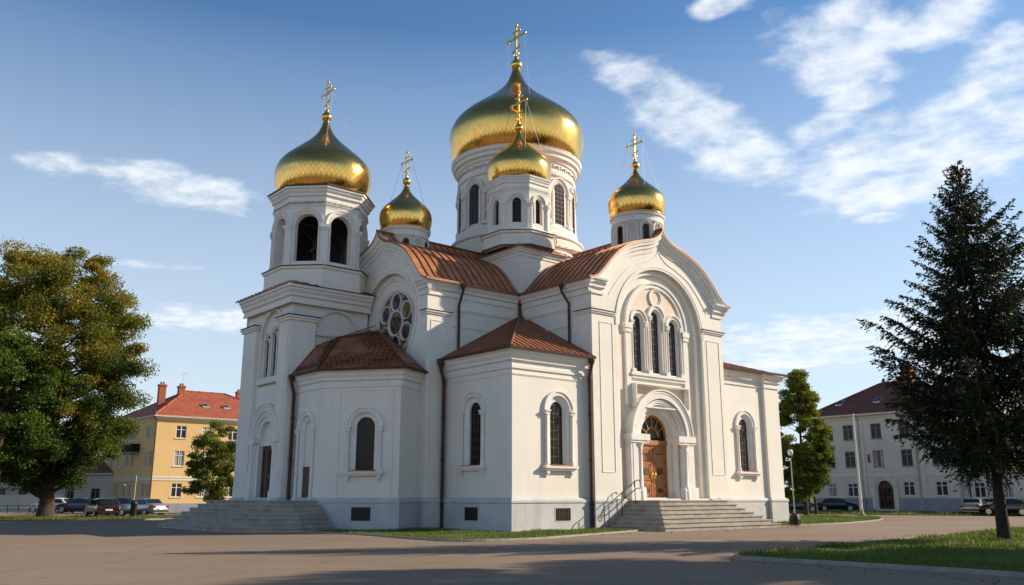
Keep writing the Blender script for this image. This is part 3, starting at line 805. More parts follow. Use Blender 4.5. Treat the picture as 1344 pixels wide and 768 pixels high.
# ---- kokoshnik gable mouldings + pilaster panels
mb = MB()
gprof = [(0, -.05), (0, .38), (-.10, .42), (-.14, .34), (-.26, .32), (-.30, .2), (-.46, .18), (-.5, .08), (-.72, .05), (-.72, -.05)]
sweep(mb, Af, ogee_full(LC, 5.15, .06), gprof); mb.build('gable_moulding', trim, ch); mb = MB(); sweep(mb, Bf, ogee_full(GC, 5.95, .06), gprof)
sweep(mb, Bf, [p for p in ogee_full(GC, 5.0, -1.05) if p[1] > 12.2], [(0, 0), (0, .03), (-.05, .03), (-.05, 0)])
mb.build('gable_moulding', trim, ch)
mb = MB()
def panel(mb, f, a, b, c, d, w=.04, pr=.025):
    fbox(mb, f, a, a + w, c, d, 0, pr); fbox(mb, f, b - w, b, c, d, 0, pr); fbox(mb, f, a + w, b - w, c, c + w, 0, pr); fbox(mb, f, a + w, b - w, d - w, d, 0, pr)
for f_, a_ in ((Bf, (5.75, 6.75, 2.8, 10.6)), (Bf, (14.75, 15.95, 2.8, 10.6)), (RW, (-.05, .75, 9.0, 10.6)), (LW, (-1.0, .1, 2.5, 10.7))):
    mb = MB(); panel(mb, f_, *a_); mb.build('wall_panel', trim, ch)
# niche arch mouldings
mb = MB()
archivolt(mb, Bf, GC, nzs, nr + .12, .2, 0, .05, n=36); archivolt(mb, Bf, GC, 10.9, 2.62, .34, -.43, -.26, n=32)
mb.build('blind_arch_moulding', trim, ch); mb = MB(); archivolt(mb, Af, ARC[0], ARC[1] + .3, ARC[2] + .14, .24, 0, .07, n=36, a0=-40, a1=220); archivolt(mb, Af, ARC[0], ARC[1] + .3, ARC[2] - .25, .22, -.3, -.18, n=36, a0=-40, a1=220)
mb.build('blind_arch_moulding', trim, ch); mb = MB(); archivolt(mb, TA, 14.0, 10.5, 1.56, .2, -.12, -.04); mb.build('blind_arch_moulding', trim, ch); mb = MB(); archivolt(mb, TB, -3.15, 10.45, 1.5, .2, -.12, -.04)
mb.build('blind_arch_moulding', trim, ch); mb = MB()
for s in (-1, 1): mb = MB(); fbox(mb, Bf, GC + s * 2.45 - .18, GC + s * 2.45 + .18, 6.4, 10.7, -.43, -.3); fbox(mb, Bf, GC + s * 2.45 - .28, GC + s * 2.45 + .28, 10.6, 10.9, -.43, -.2); fbox(mb, Bf, GC + s * 2.45 - .24, GC + s * 2.45 + .24, 10.38, 10.6, -.43, -.24); mb.build('niche_pilaster', trim, ch)
# peach painted fields in the niche, framed
mb = MB()
fbox(mb, Bf, GC - 2.2, GC + 2.2, 6.35, 7.55, -.43, -.42); 
for s in (-1, 1): fbox(mb, Bf, GC + s * 2.95 - .17, GC + s * 2.95 + .17, 1.7, 10.7, -.43, -.42)
l = [(GC + 2.28 * math.cos(PI * i / 24), 10.95 + 2.28 * math.sin(PI * i / 24)) for i in range(25)]
for cx_, cz_, r_, a0_, a1_ in ((GC - 1.5, 11.1, .66, 190, 35), (GC, 11.5, .66, 165, 15), (GC + 1.5, 11.1, .66, 145, -10)):
    l += [(cx_ + r_ * math.cos(R(a0_ + (a1_ - a0_) * i / 12)), cz_ + r_ * math.sin(R(a0_ + (a1_ - a0_) * i / 12))) for i in range(13)]
sheet(mb, Bf, l, -.42)
fbox(mb, Bf, GC - .4, GC + .4, 12.3, 12.9, -.425, -.41)
mb.build('painted_panel', peach, ch)
mb = MB(); panel(mb, Bf, GC - 2.25, GC + 2.25, 6.3, 7.6, .07, -.36 + 0); mb.build('panel_frame', trim, ch); mb = MB()
archivolt(mb, Bf, GC, 12.62, .52, .14, -.43, -.33, a0=-180, a1=180)
for c_, b_ in ((GC - 1.5, 11.1), (GC, 11.5), (GC + 1.5, 11.1)): pass
mb.v = [v for v in mb.v]
mb.build('panel_frame', trim, ch)

# ---- windows
for c_, a_, b_, r_ in tri:
    arched_window(F((0, .15), (1, 0), (0, -1)), c_, a_, b_, .33, .13, surround=(.72, .16), sill=False, nx=3)
mb = MB(); fbox(mb, Bf, GC - 2.3, GC + 2.3, 8.05, 8.2, -.43, -.2); fbox(mb, Bf, GC - 2.2, GC + 2.2, 7.9, 8.05, -.43, -.28)
for x in (-2.05, -.75, .75, 2.05): fbox(mb, Bf, GC + x - .14, GC + x + .14, 8.2, 8.4, -.43, -.22)
mb.build('triple_window_sill', trim, ch)
arched_window(ApR, 2.98, 3.1, 5.75, .45, .2, surround=(1.0, .13))
arched_window(ApL, 2.98, 3.1, 5.75, .45, .2, surround=(1.0, .13))
arched_window(Wg, 18.9, 3.1, 5.8, .45, .2, surround=(1.0, .13))
arched_window(F2, 2.35, 2.85, 5.0, .49, .2, surround=(1.0, .13))
for i in (-1, 0, 1): arched_window(F((-5.70, 0), (0, 1), (-1, 0)), 13.95 + i * .93, 8.2, 10.35 + (.3 if i == 0 else 0), .25, .08, surround=(.46, .08), sill=False, nx=2)
mb = MB(); fbox(mb, TA, 12.45, 15.55, 7.75, 8.05, -.30, .02); mb.build('triple_window_sill', trim, ch)

# rose window
def stained():
    m = bpy.data.materials.new('stained glass'); m.use_nodes = True; nt = m.node_tree; L = nt.links.new; b = nt.nodes['Principled BSDF']; b.inputs['Roughness'].default_value = .12
    tc = N(nt, 'ShaderNodeTexCoord'); v = N(nt, 'ShaderNodeTexVoronoi', inp={'Scale': 3.2}); L(tc.outputs['Object'], v.inputs['Vector'])
    sp = N(nt, 'ShaderNodeSeparateColor'); L(v.outputs['Color'], sp.inputs[0])
    cr = N(nt, 'ShaderNodeValToRGB'); cr.color_ramp.interpolation = 'CONSTANT'; el = cr.color_ramp.elements
    el[0].color = (.10, .02, .02, 1); el[1].position = .2; el[1].color = (.03, .06, .15, 1)
    for p, c in ((.45, (.22, .09, .03)), (.62, (.16, .15, .12)), (.75, (.05, .07, .04)), (.88, (.32, .22, .12))): e = el.new(p); e.color = (*c, 1)
    L(sp.outputs[0], cr.inputs[0])
    v2 = N(nt, 'ShaderNodeTexVoronoi', feature='DISTANCE_TO_EDGE', inp={'Scale': 3.2}); L(tc.outputs['Object'], v2.inputs['Vector'])
    c = mixc(nt, mathn(nt, 'LESS_THAN', v2.outputs[0], .035), cr.outputs[0], (.015, .015, .015)); L(c, b.inputs['Base Color']); return m
stained_m = stained()
rc, rzc = 8.85, 11.0
mb = MB()
def ring(mb, f, sc, zc, r, w, d0, d1, n=28): archivolt(mb, f, sc, zc, r, w, d0, d1, n=n, a0=-180, a1=180)
ring(mb, Af, rc, rzc, 1.85, .13, -.3, -.1, 40); ring(mb, Af, rc, rzc, .74, .1, -.3, -.14)
for i in range(6):
    a = R(90 + 60 * i); ring(mb, Af, rc + 1.2 * math.cos(a), rzc + 1.2 * math.sin(a), .53, .075, -.3, -.15, 20)
rw = mb.build('rose_window', trim, ch)
mb = MB(); mb.quad(*[Af(rc + 1.8 * math.cos(2 * PI * i / 40), rzc + 1.8 * math.sin(2 * PI * i / 40), -.26) for i in range(40)]); mb.build('pane', stained_m, rw)

# ---- entrance portal
mb = MB(); PC = 10.5
stepped_arch(mb, Bf, PC, 1.4, 4.8, [(2.45, .05), (2.05, -.12), (1.72, -.34), (1.42, -.5), (1.2, -.5)], back=-.43, end=-.86, n=28)
archivolt(mb, Bf, PC, 4.8, 2.55, .22, -.0, .13, n=32); archivolt(mb, Bf, PC, 4.8, 1.98, .16, -.12, -.03, n=28); archivolt(mb, Bf, PC, 4.8, 1.66, .14, -.34, -.26, n=28)
for s in (-1, 1):
    a, b = sorted((PC + s * 1.2, PC + s * 2.68)); fbox(mb, Bf, a, b, 4.52, 4.86, -.5, .16); fbox(mb, Bf, a + .03, b - .03, 4.40, 4.52, -.45, .10)
    c = Bf(PC + s * 1.88, 0, -.06); mb.lathe(c[:2], [(.26, 1.4), (.26, 1.9), (.21, 1.98), (.24, 2.06), (.18, 2.12), (.165, 4.0), (.2, 4.06), (.17, 4.12), (.25, 4.34), (.27, 4.4)], 18)
    c = Bf(PC + s * 1.5, 0, -.34); mb.lathe(c[:2], [(.17, 1.4), (.17, 1.9), (.12, 2.0), (.11, 4.05), (.16, 4.34), (.18, 4.4)], 14)
    a, b = sorted((PC + s * 2.1, PC + s * 2.6)); fbox(mb, Bf, a, b, 1.4, 4.4, -.4, .03); a, b = sorted((PC + s * 1.6, PC + s * 2.75)); fbox(mb, Bf, a, b, 1.4, 2.0, -.4, .14); fbox(mb, Bf, a, b + 0, 2.0, 2.08, -.4, .10)
mb.build('portal', trim, ch)
DF = F((0, -.28 - .24), (1, 0), (0, -1))     # door plane, nearer than the niche depth
dr = MB(); fbox(dr, DF, PC - 1.2, PC + 1.2, 1.42, 4.36, -1.12, -1.04)
for s in (-1, 1):
    x0 = PC + (s - 1) * .58 + .03; x1 = x0 + 1.10
    for z0, z1 in ((1.5, 2.35), (2.45, 3.45), (3.55, 4.25)):
        for w_, d_ in ((.13, -.995), (.24, -1.015)):
            for q in ((x0 + w_ - .06, x1 - w_ + .06, z0 + w_ - .1, z0 + w_ - .02), (x0 + w_ - .06, x1 - w_ + .06, z1 - w_ + .02, z1 - w_ + .1), (x0 + w_ - .06, x0 + w_ + .02, z0 + w_ - .1, z1 - w_ + .1), (x1 - w_ - .02, x1 - w_ + .06, z0 + w_ - .1, z1 - w_ + .1)):
                fbox(dr, DF, q[0], q[1], q[2], q[3], -1.04, d_)
        fbox(dr, DF, x0 + .36, x1 - .36, z0 + .32, z1 - .32, -1.04, -1.0, 1)
    fbox(dr, DF, x0, x0 + .05, 1.45, 4.3, -1.04, -1.0); fbox(dr, DF, x1 - .05, x1, 1.45, 4.3, -1.04, -1.0)
door = dr.build('door', [oak, oak_dark], ch)
h = MB(); 
for s in (-1, 1): h.tube([DF(PC + s * .12, 2.55, -1.0), DF(PC + s * .12, 2.55, -.93), DF(PC + s * .12, 2.9, -.93), DF(PC + s * .12, 2.9, -1.0)], .018)
h.build('handle', gold_plain, door)
mb = MB(); fbox(mb, DF, PC - 1.25, PC + 1.25, 4.36, 4.62, -1.12, -.95); tb = mb.build('transom', oak, ch)
mb = MB(); l = arch_loop(PC, 4.6, 4.8, 1.2, 24); mb.quad(*[DF(a, b, -1.08) for a, b in l]); fan = mb.build('fanlight', glass, ch)
mb = MB()
archivolt(mb, DF, PC, 4.8, 1.19, .12, -1.07, -.98); archivolt(mb, DF, PC, 4.8, .55, .07, -1.07, -1.0)
for i in range(1, 6):
    a = PI * i / 6; c, s = math.cos(a), math.sin(a)
    p = [DF(PC + c * .45 - s * .025, 4.8 + s * .45 + c * .025, -1.07), DF(PC + c * 1.12 - s * .025, 4.8 + s * 1.12 + c * .025, -1.07), DF(PC + c * 1.12 + s * .025, 4.8 + s * 1.12 - c * .025, -1.07), DF(PC + c * .45 + s * .025, 4.8 + s * .45 - c * .025, -1.07)]
    mb.hexa(p + [(q[0], q[1] - .06, q[2]) for q in p])
mb.build('glazing_bars', oak, fan)

# left portal (bell tower) and the narrow doorway of the polygonal chapel
mb = MB(); T2 = F((-6.12, 0), (0, 1), (-1, 0))
stepped_arch(mb, T2, 13.75, 1.4, 4.75, [(1.75, .02), (1.42, -.06), (1.14, -.14), (.88, -.22)], back=-.24, end=-.42, n=24)
archivolt(mb, T2, 13.75, 4.75, 1.85, .22, -.02, .12, n=28); archivolt(mb, T2, 13.75, 4.75, 1.36, .13, -.06, -.01, n=24)
for s in (-1, 1):
    a, b = sorted((13.75 + s * .9, 13.75 + s * 1.95)); fbox(mb, T2, a, b, 4.45, 4.76, -.5, .14)
    c = T2(13.75 + s * 1.4, 0, -.0); mb.lathe(c[:2], [(.2, 1.4), (.2, 1.85), (.13, 1.98), (.12, 4.0), (.19, 4.35), (.21, 4.45)], 14)
    c = T2(13.75 + s * 1.06, 0, -.25); mb.lathe(c[:2], [(.14, 1.4), (.14, 1.85), (.09, 1.98), (.085, 4.05), (.13, 4.35), (.15, 4.45)], 12)
    a, b = sorted((13.75 + s * 1.45, 13.75 + s * 1.95)); fbox(mb, T2, a, b, 1.4, 2.9, -.2, .05)
fbox(mb, T2, 12.85, 14.65, 4.3, 4.5, -.42, -.25)
l = arch_loop(13.75, 4.4, 4.75, .9, 20); mb.quad(*[T2(a, b, -.40) for a, b in l])
mb.build('portal', trim, ch)
dr = MB(); fbox(dr, T2, 12.85, 14.65, 1.42, 4.32, -.48, -.41)
for s in (-1, 1):
    for z0, z1 in ((1.6, 2.6), (2.75, 4.15)): a = 13.75 + s * .44; panel(dr, F((-6.12 + .41, 0), (0, 1), (-1, 0)), a - .36, a + .36, z0, z1, .07, .04)
dr.build('door', oak_dark, ch)
w_ = arched_window(F1, 9.95, 1.45, 5.0, .46, .2, surround=(.98, .12), sill=False, bars=False, name='doorway')
for c_ in w_.children:
    if c_.name.startswith('pane'): c_.data.materials[0] = plaster
mb = MB(); fbox(mb, F1, 9.5, 10.4, 1.45, 3.1, -.22, -.14); mb.build('door', oak_dark, w_)

# ---- steps
def flight(name, poly_fn, n, rise, run, z_top):
    mb = MB()
    for i in range(n):
        z1 = z_top - i * rise; o = i * run; p = poly_fn(o); k = len(p); zb = -.05
        # tread slab with a nosing, riser below set back
        for zz0, zz1, oo in ((z1 - .055, z1, .055), (zb, z1 - .055, 0)):
            q = poly_fn(o + oo); base = len(mb.v)
            mb.v += [(x, y, zz0) for x, y in q] + [(x, y, zz1) for x, y in q]
            for j in range(len(q) - 1):
                mb.f.append((base + j, base + j + 1, base + len(q) + j + 1, base + len(q) + j)); mb.mi.append(0)
            mb.f.append(tuple(range(base + len(q), base + 2 * len(q)))); mb.mi.append(0)
    return mb.build(name, stone, ch)
flight('steps', lambda o: [(7.6 - o * .85 , -.2), (7.6 - o * .85, -2.35 - o * .88), (13.2 + o * 1.05, -2.35 - o * .88), (13.2 + o * 1.05, -.2)], 7, .2, .33, 1.42)
def left_steps(o):
    pts = [(-6.0, 17.2 + o * .7), (-7.6 - o * .7, 17.2 + o * .7), (-7.9 - o, 16.6 + o * .6)]
    c = (-6.6, 9.6)
    pts = [(-6.0, 17.0 + o), (-7.5 - o * .6, 17.0 + o), (-8.0 - o, 16.4 + o * .5), (-8.0 - o, 9.6)]
    for i in range(1, 7):
        a = R(180 + 13 * i); pts.append((c[0] + (1.4 + o) * math.cos(a), c[1] + (1.4 + o) * math.sin(a)))
    pts.append((-5.5 + o * .1, 8.25 - o * .55)); pts.append((-5.3, 8.9))
    return pts
flight('steps', left_steps, 7, .2, .36, 1.42)
mb = MB()
for off, hh in ((0, .95), (0, .55)):
    mb.tube(smooth_line([(4.95, -.85, .35 + hh * .35), (5.2, -.85, .3 + hh * .8), (5.5, -.85, .25 + hh), (7.5, -.85, 1.4 + hh), (7.9, -.85, 1.42 + hh)], 4), .025, 8)
for x, z in ((5.55, .1), (6.5, .75), (7.5, 1.35)): mb.tube([(x, -.85, z - .1), (x, -.85, z + 1.05)], .022, 8)
mb.tube(smooth_line([(4.95, -.85, .68), (4.8, -.85, .55), (4.88, -.85, .42), (5.05, -.85, .5)], 4), .02, 6)
mb.build('handrail', iron, ch)

# ---- roofs
def obj_roof(name, polys, m=(copper, seam_m), uvsc=1, **kw):
    mb = MB()
    for p in polys: roof_poly(mb, p, **kw)
    return mb.build(name, list(m), ch)
ez = 8.60
obj_roof('chapel_roof', [[(-.48, 5.45, ez), (-.48, -.48, ez), (5.2, 5.45, 11.7)], [(-.48, -.48, ez), (5.2, -.48, ez), (5.2, 5.45, 11.7)]], spacing=.42)
hb = MB(); hb.tube([(-.48, -.48, ez + .03), (5.2, 5.45, 11.73)], .06, 8); hb.build('hip_cap', seam_m, ch)
ez = 7.92
def outp(p, o=.45):
    return p
q = offset_path([(-5.5, 11.34), C1, C2, C3], .45, False)
T_, M_ = (-1.23, 10.4, 10.75), (-3.0, 11.34, 10.6)
obj_roof('chapel_roof', [[(q[0][0], q[0][1], ez), (q[1][0], q[1][1], ez), (-3.75, 10.2, 10.05), (-4.5, 11.34, 9.7)], [(q[1][0], q[1][1], ez), (q[2][0], q[2][1], ez), (-1.9, 9.3, 10.4), (-3.75, 10.2, 10.05)], [(q[2][0], q[2][1], ez), (q[3][0], q[3][1] - .1, ez), (-1.23, 9.0, 10.2), (-1.9, 9.3, 10.4)],
                         [(-4.5, 11.34, 9.7), (-3.75, 10.2, 10.05), (-1.9, 9.3, 10.4), T_, (-1.23, 11.34, 10.95)], [(-1.9, 9.3, 10.4), (-1.23, 9.0, 10.2), T_]], m=(brown_copper, dark_copper), seams=False, courses=.3)
hb = MB()
for a, b in (((q[1][0], q[1][1], ez), (-3.75, 10.2, 10.05)), ((q[2][0], q[2][1], ez), (-1.9, 9.3, 10.4)), ((-3.75, 10.2, 10.05), (-1.9, 9.3, 10.4)), ((-1.9, 9.3, 10.4), T_)):
    hb.tube([(a[0], a[1], a[2] + .02), (b[0], b[1], b[2] + .02)], .06, 8)
hb.build('hip_cap', dark_copper, ch)
ez = 9.2
obj_roof('wing_roof', [[(16.29, -.22, ez), (22.9, -.22, ez), (18.6, 5.0, 10.9), (16.29, 5.0, 10.9)], [(22.9, -.22, ez), (22.9, 21.4, ez), (18.6, 17, 10.9), (18.6, 5, 10.9)], [(16.29, 5, 10.9), (18.6, 5, 10.9), (18.6, 17, 10.9), (16.29, 17, 10.9)]], spacing=.42)
mb = MB(); mb.box((19.2, 6.2, 10.3), (20.0, 7.0, 11.5)); mb.box((19.1, 6.1, 11.5), (20.1, 7.1, 11.65)); mb.build('chimney', trim, ch)
obj_roof('tower_roof', [[(-6.6, 17.9, 12.93), (-6.6, 10.9, 12.93), (-5.3, 12.2, 13.35), (-5.3, 16.5, 13.35)], [(-6.6, 10.9, 12.93), (-1.1, 10.9, 12.93), (-1.1, 12.2, 13.35), (-5.3, 12.2, 13.35)], [(-5.3, 12.2, 13.35), (-1.1, 12.2, 13.35), (-1.1, 16.5, 13.35), (-5.3, 16.5, 13.35)]], spacing=.5)
# vaulted arm roofs
def vault(name, f, c, hw, d0, d1, dz):
    """f maps (s, z, d); runs from depth d0 (front) to d1"""
    mb = MB(); cv = ogee_full(c, hw, dz, 5); n = len(cv); ls = [0]
    for i in range(1, n): ls.append(ls[-1] + math.hypot(cv[i][0] - cv[i - 1][0], cv[i][1] - cv[i - 1][1]))
    mb.grid([[f(a, z, d0) for a, z in cv], [f(a, z, d1) for a, z in cv]], smooth=True)
    mb.grid([[f(a, z, d0) for a, z in cv], [f(a, z - .09, d0) for a, z in cv]], m=1, smooth=False)
    mb.grid([[f(a, z - .09, d0) for a, z in cv], [f(a, z - .09, d1) for a, z in cv]], smooth=True)
    d = d0 - .5
    while d > d1:
        sweep(mb, f, cv, [(0, d - .025), (.055, d - .025), (.055, d + .025), (0, d + .025)], 1); d -= .5
    for a, z in (cv[0], cv[-1]):
        mb.hexa([f(a - .06, z - .09, d0), f(a + .06, z - .09, d0), f(a + .06, z - .09, d1), f(a - .06, z - .09, d1), f(a - .06, z + .04, d0), f(a + .06, z + .04, d0), f(a + .06, z + .04, d1), f(a - .06, z + .04, d1)], 1)
    mb.tube([f(c, cv[n // 2][1] + .03, d0), f(c, cv[n // 2][1] + .03, d1)], .07, 8, m=1)
    return mb.build(name, [copper, seam_m], ch)
vault('vaulted_roof', Bf, GC, 5.98, .43, -7.0, .11)
vault('vaulted_roof', Af, LC, 5.2, .43, -7.2, .11)
mb = MB(); cv = ogee_full(GC, 5.6, 0, 3); mb.grid([[(a, 14, z) for a, z in cv], [(a, 22, z) for a, z in cv]]); mb.quad(*[(a, 21.8, z) for a, z in cv]); mb.build('rear_roof', copper, ch)
mb = MB(); cv = ogee_full(11.2, 4.4, 0, 3); mb.grid([[(14, a, z) for a, z in cv], [(20, a, z) for a, z in cv]]); mb.quad(*[(20, a, z) for a, z in cv]); mb.build('rear_roof', copper, ch)
# crossing masses
CX, CY = 10.2, 11.2
mb = MB()
mb.box((CX - 3.8, CY - 3.8, 12.5), (CX + 3.8, CY + 3.8, 17.0)); mb.box((5.2, 5.45, 12.2), (8.5, 9.6, 15.6))
mb.build('crossing_wall', plaster, ch)
mb = MB()
sq = [(CX - 3.8, CY - 3.8), (CX + 3.8, CY - 3.8), (CX + 3.8, CY + 3.8), (CX - 3.8, CY + 3.8)]
cornice(mb, sq, corn_prof(16.0, 17.0, .5), closed=True)
sq2 = [(5.2, 5.45), (8.5, 5.45), (8.5, 9.6), (5.2, 9.6)]
cornice(mb, sq2, corn_prof(15.35, 15.85, .26), closed=True)
mb.build('crossing_cornice', trim, ch)
obj_roof('crossing_roof', [[(a[0], a[1], 17.03), (b[0], b[1], 17.03), (CX, CY, 17.75)] for a, b in zip(offset_path(sq, .55, True), offset_path(sq, .55, True)[1:] + offset_path(sq, .55, True)[:1])], spacing=.6)
oq = offset_path(sq2, .3, True); obj_roof('crossing_roof', [[(a[0], a[1], 15.87), (b[0], b[1], 15.87), (6.8, 7.45, 16.9)] for a, b in zip(oq, oq[1:] + oq[:1])], spacing=.5)

# ---- drums, domes, crosses
ONION = [(.90, -.40), (.955, -.29), (.99, -.14), (1.0, 0), (.983, .10), (.953, .178), (.90, .26), (.80, .358), (.70, .436), (.60, .512), (.50, .588), (.40, .665), (.30, .75), (.20, .85), (.14, .935), (.10, 1.02), (.07, 1.112), (.052, 1.22)]


def cross(parent, c, z0, H, name='cross', b=None):
    """ball, shaft and trefoil-ended bars; bars run along the local v axis"""
    mb = MB(); b = b or H * .085
    mb.lathe(c, [(.01, z0 - b * 1.1), (b * .6, z0 - b * .95), (b * 1.0, z0 - b * .45), (b * 1.12, z0), (b * 1.0, z0 + b * .45), (b * .6, z0 + b * .95), (b * .3, z0 + b * 1.15), (b * .42, z0 + b * 1.5), (b * .22, z0 + b * 1.9)], 16)
    t = H * .018; zt = z0 + H
    def P(y, z, x=0): return (c[0] + x, c[1] + y, z)
    def bar(y0, z0_, y1, z1_, w=t):
        d = Vector((0, y1 - y0, z1_ - z0_)).normalized(); n = Vector((0, -d.z, d.y)) * w
        pts = []
        for x in (-w * .8, w * .8):
            pts += [Vector(P(y0, z0_, x)) - n, Vector(P(y1, z1_, x)) - n, Vector(P(y1, z1_, x)) + n, Vector(P(y0, z0_, x)) + n]
        mb.hexa(pts)
    def knob(y, z, r): mb.lathe((c[0], c[1] + y), [(.005, z - r), (r * .7, z - r * .7), (r, z), (r * .7, z + r * .7), (.005, z + r)], 10)
    bar(0, z0 + b, 0, zt - H * .05, t)
    zb = z0 + H * .68; w1 = H * .27; bar(-w1, zb, w1, zb, t)
    zu = z0 + H * .83; w2 = H * .12; bar(-w2, zu, w2, zu, t * .9)
    zl = z0 + H * .40; w3 = H * .13; bar(-w3, zl + H * .05, w3, zl - H * .05, t * .9)
    k = H * .033
    for y, z, dy, dz in ((0, zt - H * .04, 0, 1), (-w1, zb, -1, 0), (w1, zb, 1, 0)):
        knob(y + dy * k, z + dz * k, k); knob(y - (dz) * k * .9, z - abs(dy) * k * .9, k * .75); knob(y + (dz) * k * .9, z + abs(dy) * k * .9, k * .75)
    for s in (-1, 1):
        knob(s * w2, zu, k * .8)
        mb.tube(smooth_line([P(s * H * .02, z0 + H * .2), P(s * H * .07, z0 + H * .24), P(s * H * .065, z0 + H * .31), P(s * H * .02, z0 + H * .28)], 4), t * .5, 6)
    # rays in the angles of the bars
    for a in (45, 135, 225, 315): bar(0, zb, math.cos(R(a)) * H * .1, zb + math.sin(R(a)) * H * .1, t * .5)
    o = mb.build(name, gold_plain, parent)
    return o


def dome(c, zr, Rm, zball, ztop, scales, stays=True):
    k = (zball - zr) / 1.62
    prof = [(r * Rm, zr + (h + .40) * k) for r, h in catmull(ONION, 4)]
    mb = MB(); mb.lathe(c, prof, 72, uvk=(scales, scales / (2 * PI * Rm) * .8))
    mb.lathe(c, [(Rm * .93, zr - .1), (Rm * .965, zr - .07), (Rm * .965, zr + .02), (Rm * .90, zr + .05)], 64)
    d = mb.build('dome', gold, ch)
    cr = cross(d, c, zball, ztop - zball, b=.14 + .052 * Rm)
    if stays:
        s = MB(); H = ztop - zball
        for sy in (-1, 1):
            for sx in (-1, 1): s.tube([(c[0], c[1] + sy * H * .27, zball + H * .68), (c[0] + sx * Rm * .35, c[1] + sy * Rm * .70, zr + k * .80)], .008, 4, caps=False)
        s.build('stay_wire', steel, d)
    return d


def ngon(c, r, n, a0): return [(c[0] + r * math.cos(a0 + 2 * PI * i / n), c[1] + r * math.sin(a0 + 2 * PI * i / n)) for i in range(n)]


def octo(c, Rw, z0, z1, wz0, wzs, wr, hole=True, n=8, a0=PI / 8, pier=.2, corn=(.0, .0, .3), glassy=True, plinth=None, arch_w=.2, opening=True, inner=.45):
    """polygonal drum with an arched opening in each face and a pier at each corner; returns the wall part"""
    mb = MB(); P = ngon(c, Rw, n, a0); frames = []
    for i in range(n):
        a, b = P[i], P[(i + 1) % n]; f, l = frame2(a, b); frames.append((f, l))
        h = [(arch_loop(l / 2, wz0, wzs, wr, 12), inner)]
        sheet(mb, f, rect_loop(0, l, z0, z1), 0, h)
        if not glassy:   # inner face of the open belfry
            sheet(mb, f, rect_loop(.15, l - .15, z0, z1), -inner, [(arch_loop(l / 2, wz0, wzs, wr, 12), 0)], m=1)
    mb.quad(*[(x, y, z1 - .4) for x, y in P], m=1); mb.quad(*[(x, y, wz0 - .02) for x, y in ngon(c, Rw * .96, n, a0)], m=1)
    w = mb.build('drum_wall', [plaster, inner_dark], ch)
    t = MB()
    for i, (f, l) in enumerate(frames):
        x, y = P[i]; ang = a0 + 2 * PI * i / n; d = (math.cos(ang), math.sin(ang)); g = F((x, y), (-d[1], d[0]), d)
        fbox(t, g, -pier, pier, z0, wzs - .32, -.15, .07); fbox(t, g, -pier * 1.15, pier * 1.15, z0, z0 + .25, -.15, .12)
        fbox(t, g, -pier * 1.2, pier * 1.2, wzs - .32, wzs - .18, -.15, .11); fbox(t, g, -pier * 1.4, pier * 1.4, wzs - .18, wzs, -.15, .16)
        ro = min(l / 2 - .02, wr + arch_w * 1.9)
        archivolt(t, f, l / 2, wzs, ro, arch_w, -.01, .12, n=16); archivolt(t, f, l / 2, wzs, wr + .1, .1, -.01, .05, n=14)
        for s in (-1, 1): fbox(t, f, l / 2 + s * (wr + .05) - .05, l / 2 + s * (wr + .05) + .05, wz0, wzs, -.01, .05)
    for (p0, p1, o) in (corn if isinstance(corn, list) else [corn]): cornice(t, P, corn_prof(p0, p1, o), closed=True)
    t.build('drum_moulding', trim, ch)
    if glassy:
        for f, l in frames[:]:
            cen = f(l / 2, 0, 0)
            if cen[0] - c[0] > .5 * Rw and cen[1] - c[1] > .5 * Rw: continue
            g = MB(); fbox(g, f, l / 2 - wr - .02, l / 2 + wr + .02, wz0 - .02, wzs + wr + .02, -inner + .0, -inner + .05, 0); gg = g.build('window', glass, ch)
            b = MB(); leaded(b, f, l / 2, wz0, wzs, wr, -inner + .052, 2, .35); b.build('glazing_bars', lead_m, gg)
    return frames


# central drum
DC = (10.0, 11.4)
mb = MB()
mb.lathe(DC, [(4.45, 16.6), (4.45, 17.5), (4.38, 17.6), (4.3, 17.7), (4.28, 18.05), (4.15, 18.2), (4.1, 18.5), (3.95, 18.6), (3.88, 18.7), (3.88, 22.2)], 72, smooth=False)
mb.build('drum_wall', plaster, ch)
mb = MB()
mb.lathe(DC, [(3.88, 22.0), (4.02, 22.05), (4.05, 22.25), (3.98, 22.3), (3.98, 22.85), (4.08, 22.9), (4.15, 23.05), (4.32, 23.15), (4.32, 23.35), (4.45, 23.45), (4.5, 23.7), (4.1, 23.75)], 72, smooth=False)
mb.lathe(DC, [(4.3, 17.62), (4.52, 17.7), (4.52, 17.8), (4.2, 17.85)], 72, smooth=False)
NW = 12
for i in range(NW):
    a = R(270 - 40.1 + 15 + 30 * i); d = (math.cos(a), math.sin(a)); f = F((DC[0] + d[0] * 3.86, DC[1] + d[1] * 3.86), (-d[1], d[0]), d)
    archivolt(mb, f, 0, 21.05, .88, .22, -.05, .17, n=18); archivolt(mb, f, 0, 21.05, .60, .14, -.05, .09, n=16)
    for s in (-1, 1): fbox(mb, f, s * .53 - .07, s * .53 + .07, 18.7, 21.05, -.1, .09)
    a2 = a + R(15); d2 = (math.cos(a2), math.sin(a2)); g = F((DC[0] + d2[0] * 3.86, DC[1] + d2[1] * 3.86), (-d2[1], d2[0]), d2)
    for s in (-1, 1):
        cc = g(s * .14, 0, .1); mb.lathe(cc[:2], [(.13, 18.7), (.13, 18.95), (.09, 19.02), (.085, 20.65), (.13, 20.78)], 10)
    fbox(mb, g, -.3, .3, 18.6, 18.78, -.05, .26); fbox(mb, g, -.26, .26, 20.72, 20.88, -.05, .24); fbox(mb, g, -.32, .32, 20.88, 21.05, -.05, .29)
mb.build('drum_moulding', trim, ch)
mb = MB()      # carved frieze: small relief knobs and leaves
